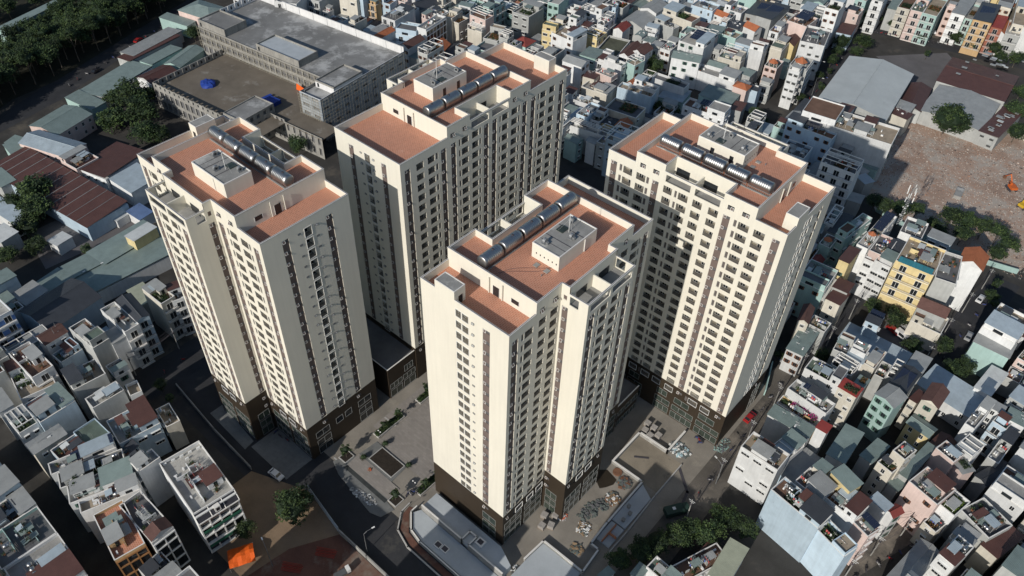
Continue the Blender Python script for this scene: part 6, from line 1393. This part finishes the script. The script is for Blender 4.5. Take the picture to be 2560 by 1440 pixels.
# ---------------------------------------------------------------- trees
ONUM = 'first second third fourth fifth sixth seventh eighth ninth tenth eleventh twelfth 13th 14th 15th 16th 17th 18th 19th 20th 21st 22nd 23rd 24th 25th 26th 27th 28th 29th 30th 31st 32nd'.split()
TREES = [(-308.5, 119.7, 7.6, 9.0),
 (-314.2, 114.8, 4.4, 6.0),
 (-293.9, 116.6, 8.2, 8.0),
 (-300.4, 106.8, 7.0, 5.0),
 (-283.5, 110.8, 6.5, 5.0),
 (-279.0, 114.3, 4.6, 4.0),
 (-306.1, 125.8, 4.4, 6.0),
 (-337.5, 167.8, 4.1, 8.0),
 (-231.6, 144.4, 4.5, 7.0),
 (-273.9, 63.1, 7.2, 8.0),
 (-274.7, 55.6, 4.5, 6.0),
 (-264.9, 58.4, 6.7, 7.0),
 (-260.3, 52.7, 5.7, 5.0),
 (-248.7, 50.8, 4.2, 4.0),
 (-272.6, 66.6, 3.1, 5.0),
 (-251.1, 41.7, 4.1, 4.0),
 (-237.8, 61.4, 2.1, 2.0),
 (-231.5, 32.9, 3.3, 5.0),
 (-144.5, 13.8, 2.1, 15.0),
 (-107.5, 46.6, 5.3, 5.0),
 (-111.0, 35.4, 2.9, 4.0),
 (-51.1, 339.3, 8.5, 8.0),
 (-45.4, 341.8, 4.6, 6.0),
 (-107.6, 385.0, 4.9, 6.0),
 (-106.4, 374.9, 3.4, 5.0),
 (-115.4, 377.4, 4.4, 6.0),
 (-113.0, 368.5, 3.4, 5.0),
 (-111.5, 359.0, 3.3, 5.0),
 (-121.9, 414.9, 3.7, 5.0),
 (-114.2, 417.8, 3.1, 5.0),
 (-106.4, 416.7, 2.6, 5.0),
 (-98.7, 422.1, 4.7, 6.0),
 (-89.8, 415.3, 3.5, 4.0),
 (-76.6, 423.9, 3.5, 5.0),
 (-67.5, 421.1, 4.0, 5.0),
 (-58.6, 425.5, 4.0, 5.0),
 (-53.8, 417.7, 3.9, 5.0),
 (-52.4, 435.9, 4.0, 6.0),
 (-47.6, 421.1, 4.4, 6.0),
 (-36.3, 388.7, 4.1, 6.0),
 (-33.2, 368.5, 5.3, 7.0),
 (-27.3, 352.8, 4.7, 6.0),
 (-81.2, 399.2, 1.9, 4.0),
 (-107.1, 318.4, 2.7, 4.0),
 (-109.4, 342.8, 2.3, 4.0),
 (-104.9, 336.0, 2.1, 3.0),
 (-108.4, 351.5, 1.9, 3.0),
 (-170.1, 294.2, 3.6, 9.0),
 (-164.6, 291.9, 4.5, 8.0),
 (-164.0, 287.6, 3.6, 6.0),
 (-145.9, 266.2, 3.4, 6.0),
 (-141.0, 268.8, 3.8, 5.0),
 (-112.6, 289.4, 3.8, 6.0),
 (-109.0, 287.5, 3.4, 5.0),
 (-29.2, 213.6, 3.2, 5.0),
 (-21.3, 212.4, 3.8, 6.0),
 (-24.0, 216.0, 2.3, 5.0),
 (-13.4, 214.2, 2.5, 4.0),
 (-13.1, 205.3, 3.3, 5.0),
 (-6.2, 212.2, 3.4, 5.0),
 (-0.5, 203.3, 3.6, 6.0),
 (1.5, 207.3, 3.3, 6.0),
 (1.7, 215.2, 2.2, 4.0),
 (-2.6, 245.1, 2.7, 5.0),
 (-0.7, 241.9, 1.7, 5.0),
 (-31.5, 182.2, 2.7, 6.0),
 (-42.1, 175.4, 1.8, 4.0),
 (-51.1, 265.9, 3.7, 6.0),
 (-47.4, 266.1, 3.7, 6.0),
 (-42.7, 268.1, 4.0, 6.0),
 (-37.8, 271.8, 3.6, 6.0),
 (-30.5, 267.7, 3.2, 6.0),
 (-27.3, 264.7, 3.2, 6.0),
 (-27.0, 275.5, 4.7, 7.0),
 (-21.9, 277.2, 4.4, 7.0),
 (-16.3, 277.9, 3.9, 7.0),
 (-11.2, 278.0, 3.9, 7.0),
 (-6.8, 273.4, 4.2, 7.0),
 (-8.2, 266.5, 3.5, 6.0),
 (-20.6, 269.4, 3.9, 6.0),
 (-63.7, 264.3, 2.3, 9.0),
 (-3.3, 253.6, 2.0, 4.0),
 (-30.6, 108.2, 2.2, 5.0),
 (-26.4, 109.8, 3.1, 5.0),
 (-32.1, 103.9, 2.9, 5.0),
 (-24.7, 117.6, 2.5, 4.0),
 (-20.2, 116.8, 2.2, 5.0),
 (-34.4, 98.3, 2.6, 6.0),
 (-36.0, 94.7, 2.8, 5.0),
 (-39.2, 89.5, 2.4, 4.0),
 (-27.3, 116.4, 2.3, 4.0),
 (-166.1, 46.0, 2.2, 4.0),
 (-160.8, 45.3, 1.6, 3.0)]
TLM = [('left tower', -140, 62), ('right tower', -62, 148), ('front tower', -75, 97), ('grey warehouse', -88, 352), ('vacant rubble lot', -30, 310), ('grey construction site', -275, 165), ('orange awning', -107, 31), ('yellow balconied building', -25, 227), ('long brown shed', -272, 69)]
tg = {}
for t in TREES:
    lm = min(TLM, key=lambda l: (l[1] - t[0]) ** 2 + (l[2] - t[1]) ** 2); tg.setdefault(lm, []).append(t)
for lm, ts in tg.items():
    ts.sort(key=lambda t: (t[0] - lm[1]) ** 2 + (t[1] - lm[2]) ** 2)
    for i, (x, y, r, h) in enumerate(ts):
        big = 'large' if r > 5 else 'medium-sized' if r > 3 else 'small'
        tree(x, y, r * (1.5 if y < 122 and x > -42 else 1.08), h * .9, '%s green tree, the %s nearest tree to the %s' % (big, ONUM[i], lm[0]), 'trees around the neighbourhood', crown=rnd.choice(CR_SMALL) if r < 2.2 else None, sq=.9)
for x, y, r, h, lb in ((-111.0, 66.5, 1.7, 3.4, 'bright round tree in the kerbed bed by the left tower'), (-91.7, 66.4, 1.7, 3.3, 'bushy tree in the lower kerbed bed of the plaza'),
    (-110.3, 79.5, 1.1, 2.9, 'thin young tree at the near end of the long planter'), (-110.3, 84.6, 1.1, 2.9, 'thin young tree at the far end of the long planter'), (-110.3, 96, 1.7, 3.2, 'sparse tree in front of the brown podium'),
    (-88.9, 74, 1.2, 2.7, 'young tree in the planter below the white wall of the front tower')): tree(x, y, r, h, lb, None, crown=rnd.choice(CR_SMALL))
# boulevard wood at the upper left: rows set back from the road
EDGE = [(-338, 60), (-350, 82), (-358, 106), (-363, 130), (-374, 152), (-379, 170), (-388, 190), (-398, 215)]
def along(q):
    q *= len(EDGE) - 1; i = min(int(q), len(EDGE) - 2); f = q - i; return EDGE[i][0] + (EDGE[i+1][0] - EDGE[i][0]) * f, EDGE[i][1] + (EDGE[i+1][1] - EDGE[i][1]) * f
for j in range(5):
    for i in range(20):
        x0_, y0_ = along((i + .5 * (j % 2)) / 20.0); x0_ -= 1 + j * 7.6 + rnd.uniform(-1.5, 1.5); y0_ += rnd.uniform(-1.5, 1.5)
        tree(x0_, y0_, rnd.uniform(5.2, 7.2), rnd.uniform(9, 13) - j * .5, '%s tree from below in the %s row of the boulevard wood' % (ONUM[i], ONUM[j]), 'trees of the boulevard wood')
for i in range(18): tree(-426 - (i % 2) * 9 + rnd.uniform(-2, 2), 96 + i * 6.5, rnd.uniform(5, 7), 7, 'dark tree beyond the long teal roof at the top left, %s from below' % ONUM[i], 'trees beyond the long teal roof')
tag(tree(-48, 360, 3.6, 3.6, None, None, CR_PINK), 'pink-flowering bougainvillea tree in the paved yard beside the warehouse', 'tree')
bush = crown_mesh(1300, .05, .95, 40, [LEAF[1], LEAF[0]], (0, 1))
for x, y, nm in ((-107.2, 69.2, 'left'), (-106.2, 76.0, 'far'), (-96.6, 75.6, 'right')):
    e = empty('round_bush', (x, y, 0), 0, 'clipped round bush at the %s corner of the square soil bed' % nm, 'bush'); link('foliage', bush, e, (0, 0, .95), 0, 1.15)
for x0_, y0_, dx, dy, nm in ((-110.3, 81, .9, 4.6, 'in the long planter by the left tower'), (-110.3, 98, .9, 5.6, 'in the planter by the brown podium'), (-88.9, 75.7, .9, 4, 'in the planter beside the white wall')):
    o = link('planter_shrubs', PLANTS[0], None, (x0_, y0_, .5), 0, (dx, dy, 1.2)); tag(o, 'low leafy planting ' + nm, 'planting', kind='stuff')
# ---------------------------------------------------------------- vehicles
def car_parts(col, L=4.4, W=1.8, H=1.45, van=False):
    m = M('car_paint_' + col[0], col[1], .35, .03, spec=.6); b = MB(m); X, Y = L / 2, W / 2
    prof = [(-X, .35), (-X, .85), (-X * .82, .95), (-X * .5, H), (X * .28, H), (X * .56, .98), (X * .96, .86), (X, .6), (X, .35)] if not van else [(-X, .35), (-X * .99, H), (X * .62, H), (X * .92, 1.0), (X, .8), (X, .35)]
    for s in (-1, 1): b.poly([(p[0], s * Y * (1 if p[1] < 1 else .86), p[1]) for p in prof][::s])
    for i in range(len(prof)):
        p, q = prof[i], prof[(i + 1) % len(prof)]; yp, yq = Y * (1 if p[1] < 1 else .86), Y * (1 if q[1] < 1 else .86); b.poly([(p[0], -yp, p[1]), (q[0], -yq, q[1]), (q[0], yq, q[1]), (p[0], yp, p[1])][::-1])
    g = MB(glass); 
    g.poly([(X * .3, -Y * .78, H - .03), (X * .55, -Y * .85, 1.03), (X * .55, Y * .85, 1.03), (X * .3, Y * .78, H - .03)][::1]) if not van else g.poly([(X * .66, -Y * .8, H - .12), (X * .92, -Y * .85, 1.05), (X * .92, Y * .85, 1.05), (X * .66, Y * .8, H - .12)])
    for v in g.v: pass
    g.v = [(v[0] + .03, v[1], v[2] + .03) for v in g.v]; g.poly([(-X * .53, -Y * .76, H + .0), (-X * .8, -Y * .82, 1.0), (-X * .8, Y * .82, 1.0), (-X * .53, Y * .76, H)][::-1])
    for s in (-1, 1): g.box(-X * .45, s * Y * .93 - .02, 1.0, X * .3, s * Y * .93 + .02, H - .12)
    w = MB(flashing); w.cyl((0, -.11, 0), (0, .11, 0), [(0, .32), (1, .32)], 0, 12)
    return b.mesh('body'), g.mesh('windows'), w.mesh('wheel'), X, Y
def car(x, y, rz, parts, label, cat='car'):
    b, g, w, X, Y = parts; e = empty('parked_' + cat.replace(' ', '_'), (x, y, .02), rz, label, cat); link('body', b, e); link('windows', g, e)
    for s in (-1, 1):
        for t_ in (-1, 1): link('wheel', w, e, (t_ * X * .62, s * (Y - .08), .32))
CW = car_parts(('white', (.72, .72, .72))); CR = car_parts(('red', (.35, .02, .02))); CG = car_parts(('silver', (.35, .36, .37))); CD = car_parts(('black', (.02, .02, .025)))
VW = car_parts(('white', (.72, .72, .72)), 5.2, 1.95, 2.2, True)
car(-20.8, 212.2, -.35, CR, 'dark red car parked under the trees below the yellow building'); car(-17.4, 211.4, -.35, VW, 'white van parked next to the dark red car', 'van'); car(-17.8, 215.6, -.35, CG, 'silver car behind the white van')
car(-5.0, 246.0, 1.5, CW, 'white car on the street right of the yellow building'); car(-69, 364, 1.35, CG, 'silver car in the yard beside the big warehouse'); car(-91, 468, 1.5, CD, 'dark car on the road at the top right'); car(-88.5, 430, .2, CW, 'pale car at the junction at the top right')
car(-18, 98.6, -.3, CW, 'white car at the bottom edge beside the green-roofed shed'); car(-40, 178, 1.3, CG, 'silver car in the lane behind the right tower'); car(-341, 150, 1.9, CW, 'white car on the tree-lined boulevard')
tr = MB(M('dark_green_truck', (.02, .05, .04), .6, .2), flashing, white_f); tr.box(-3.2, -1.2, .7, 1.6, 1.2, 2.4, 0); tr.box(1.8, -1.15, .5, 3.3, 1.15, 2.1, 0); tr.box(3.3, -1.0, 1.3, 3.34, 1.0, 2.0, 1); tr.box(-1.2, -.3, 2.4, -.4, .5, 2.5, 2)
e = empty('parked_truck', (-36.5, 111.6, .02), 1.0, 'dark green truck parked in the shade beside the white wall', 'truck'); tr.build('body', e)
for s in (-1, 1):
    for t_ in (-2.2, 2.4): link('wheel', CW[2], e, (t_, s * 1.05, .45), 0, 1.4)
pk = MB(M('pickup_grey', (.10, .105, .11), .6), white_f); pk.box(-1.9, -.75, .5, 1.0, .75, 1.0, 0); pk.box(1.1, -.75, .5, 2.0, .75, 1.7, 1); pk.box(-1.8, -.65, 1.0, .9, .65, 1.02, 0)
e = empty('parked_cart', (-86.4, 44.4, 0), 1.3, 'small grey flatbed parked on the earth lot at the bottom', 'small truck'); pk.build('body', e)
for s in (-1, 1):
    for t_ in (-1.2, 1.4): link('wheel', CW[2], e, (t_, s * .7, .32))
def bike(k):
    b = MB(M('scooter_%d' % k, ((.35, .02, .02), (.04, .06, .2), (.4, .4, .4), (.03, .03, .03))[k], .4), flashing); b.box(-.5, -.12, .35, .35, .12, .75, 0, True); b.bar((.35, 0, .5), (.6, 0, 1.05), .06, 0, 5); b.bar((.58, -.32, 1.05), (.58, .32, 1.05), .025, 1, 4); b.box(-.75, -.14, .72, .1, .14, .84, 1, True)
    w = MB(flashing); w.cyl((0, -.05, 0), (0, .05, 0), [(0, .28), (1, .28)], 0, 10); return b.mesh('body'), w.mesh('wheel')
BK = [bike(k) for k in range(4)]
def row_bikes(x, y, dx, dy, n, where):
    for i in range(n):
        b, w = rnd.choice(BK); e = empty('motorbike', (x + dx * i + rnd.uniform(-.3, .3), y + dy * i + rnd.uniform(-.3, .3), .02), rnd.uniform(0, 6.28), '%s motorbike %s' % (ONUM[i], where), 'motorbike', 'motorbikes ' + where); link('body', b, e)
        for t_ in (-.62, .62): link('wheel', w, e, (t_, 0, .28))
row_bikes(-5, 205, .3, 6.5, 8, 'on the street at the right edge'); row_bikes(-108, 411, 2.1, .8, 16, 'parked along the pavement at the top right'); row_bikes(-119, 408, 1.5, .4, 7, 'by the houses at the top right')
row_bikes(-44.6, 135.2, .6, -.5, 3, 'at the foot of the right tower'); row_bikes(-90.8, 69.4, .5, .9, 5, 'in a row beside the planter of the front tower'); row_bikes(-346, 110, -1.9, 5.2, 14, 'riding along the boulevard'); row_bikes(-37, 184, 0, 7, 5, 'in the lane right of the right tower'); row_bikes(-105, 326, -1, 7.5, 7, 'on the street beside the warehouse')
row_bikes(-35, 120, -.2, 6, 9, 'in the lane beside the right tower'); row_bikes(-172, 50, -.3, 6.5, 8, 'on the street below the left tower'); row_bikes(-140, 58.5, 2.2, .1, 7, 'parked in the shade below the left tower'); row_bikes(5, 126, 1.4, 3.4, 6, 'in the narrow lane at the lower right')
car(-171, 70, 1.57, CD, 'black car on the street below the left tower'); car(-120, 50.5, .1, CW, 'white car on the road below the left tower'); car(-37.4, 151, 1.5, CR, 'red car in the lane beside the right tower'); car(-2, 226, 1.6, CG, 'silver car on the right-hand street, lower one'); car(-110, 338, 1.7, CD, 'black car beside the big warehouse'); car(-349, 124, 1.95, CD, 'black car on the tree-lined boulevard'); car(-362, 152, 1.95, CR, 'red car on the tree-lined boulevard')
def excavator(x, y, rz, col, nm, label):
    m = M('excavator_' + nm, col, .5, .1); e = empty('excavator', (x, y, 0), rz, label, 'excavator'); t = MB(flashing)
    for s in (-1, 1): t.box(-1.9, s * 1.2 - .3, 0, 1.9, s * 1.2 + .3, .8)
    t.build('tracks', e); b = MB(m, glass); b.box(-2.0, -1.2, .9, 1.1, 1.2, 1.9, 0); b.box(.1, .2, 1.9, 1.3, 1.15, 2.8, 0); b.box(.2, 1.15, 2.0, 1.2, 1.18, 2.7, 1); b.box(1.3, .3, 2.0, 1.33, 1.05, 2.7, 1); b.build('cab', e)
    a = MB(m); a.bar((1.0, -.4, 1.5), (4.2, -.4, 4.0), .28, 0, 4); a.bar((4.2, -.4, 4.0), (6.6, -.4, 1.6), .2, 0, 4); a.bar((1.2, -.4, 1.4), (3.0, -.4, 2.6), .1, 0, 5); a.build('arm', e); k_ = MB(rust); k_.box(6.3, -.9, .5, 7.2, .1, 1.5, 0, True); k_.build('bucket', e)
excavator(-17, 318, 2.3, (.55, .13, .03), 'orange', 'orange excavator standing on the vacant rubble lot'); excavator(-10, 309, 1.2, (.55, .36, .03), 'yellow', 'yellow excavator at the right edge of the vacant rubble lot')
b = MB(concrete); b.box(-1.3, -3.2, 0, 1.3, 3.2, 1.4); tag(b.build('concrete_block', None, (-31, 300, 0), .15), 'lone broken concrete block on the near side of the rubble lot', 'rubble block')
rb = MB(M('debris_pale', (.55, .49, .43), .95), M('debris_brick', (.36, .22, .16), .95), M('debris_dark', (.12, .10, .09), .95))
for k_ in range(9000):
    x, y = rnd.uniform(-64, 4), rnd.uniform(266, 356)
    if x < -50 and y < 285 or y > 352 + (x + 30) * .0 or (y < 272 and x < -20): continue
    s = rnd.uniform(.05, .2) * (1.8 if rnd.random() < .03 else 1); rb.T = Matrix.Translation((x, y, .01)) @ Matrix.Rotation(rnd.random() * 6.28, 4, 'Z'); rb.box(-s, -s * rnd.uniform(.4, 1), 0, s, s * .7, s * rnd.uniform(.3, .9), rnd.choice((0, 0, 1, 1, 2)))
rb.T = None; tag(rb.build('rubble'), 'bricks and broken concrete scattered over the vacant lot', 'rubble', kind='stuff')
# antenna mast on the roof
e = empty('antenna_mast', (-37.2, 241.5, 17), 0, 'lattice mobile-phone mast with white antenna panels on a roof by the vacant lot', 'mast'); m = MB(steel_d)
for a in range(3): p, q = (.6 * math.cos(a * 2.09), .6 * math.sin(a * 2.09)), (.35 * math.cos(a * 2.09), .35 * math.sin(a * 2.09)); m.bar((*p, 0), (*q, 15), .05, 0, 4)
for k_ in range(15):
    for a in range(3):
        r1 = .6 - .25 * k_ / 15; p = (r1 * math.cos(a * 2.09), r1 * math.sin(a * 2.09), k_); q = (r1 * math.cos((a + 1) * 2.09), r1 * math.sin((a + 1) * 2.09), k_ + 1); m.bar(p, q, .03, 0, 3)
m.build('lattice', e)
for k_ in range(9):
    a = k_ * .7; p = MB(white_f); zz = 9.5 + (k_ % 3) * 2.0; r = 1.3; p.box(-.14, -.08, 0, .14, .08, 1.9, 0, True); o = p.build('antenna_panel', e, (r * math.cos(a), r * math.sin(a), zz), a); 
for k_ in range(7): p = MB(white_f); p.smooth = True; p.cyl((0, 0, 0), (.25, 0, 0), [(0, .1), (1, .36)], 0, 10); p.build('dish', e, (.55 * math.cos(k_ * 2), .55 * math.sin(k_ * 2), 2 + k_ * 1.0), k_ * 2)
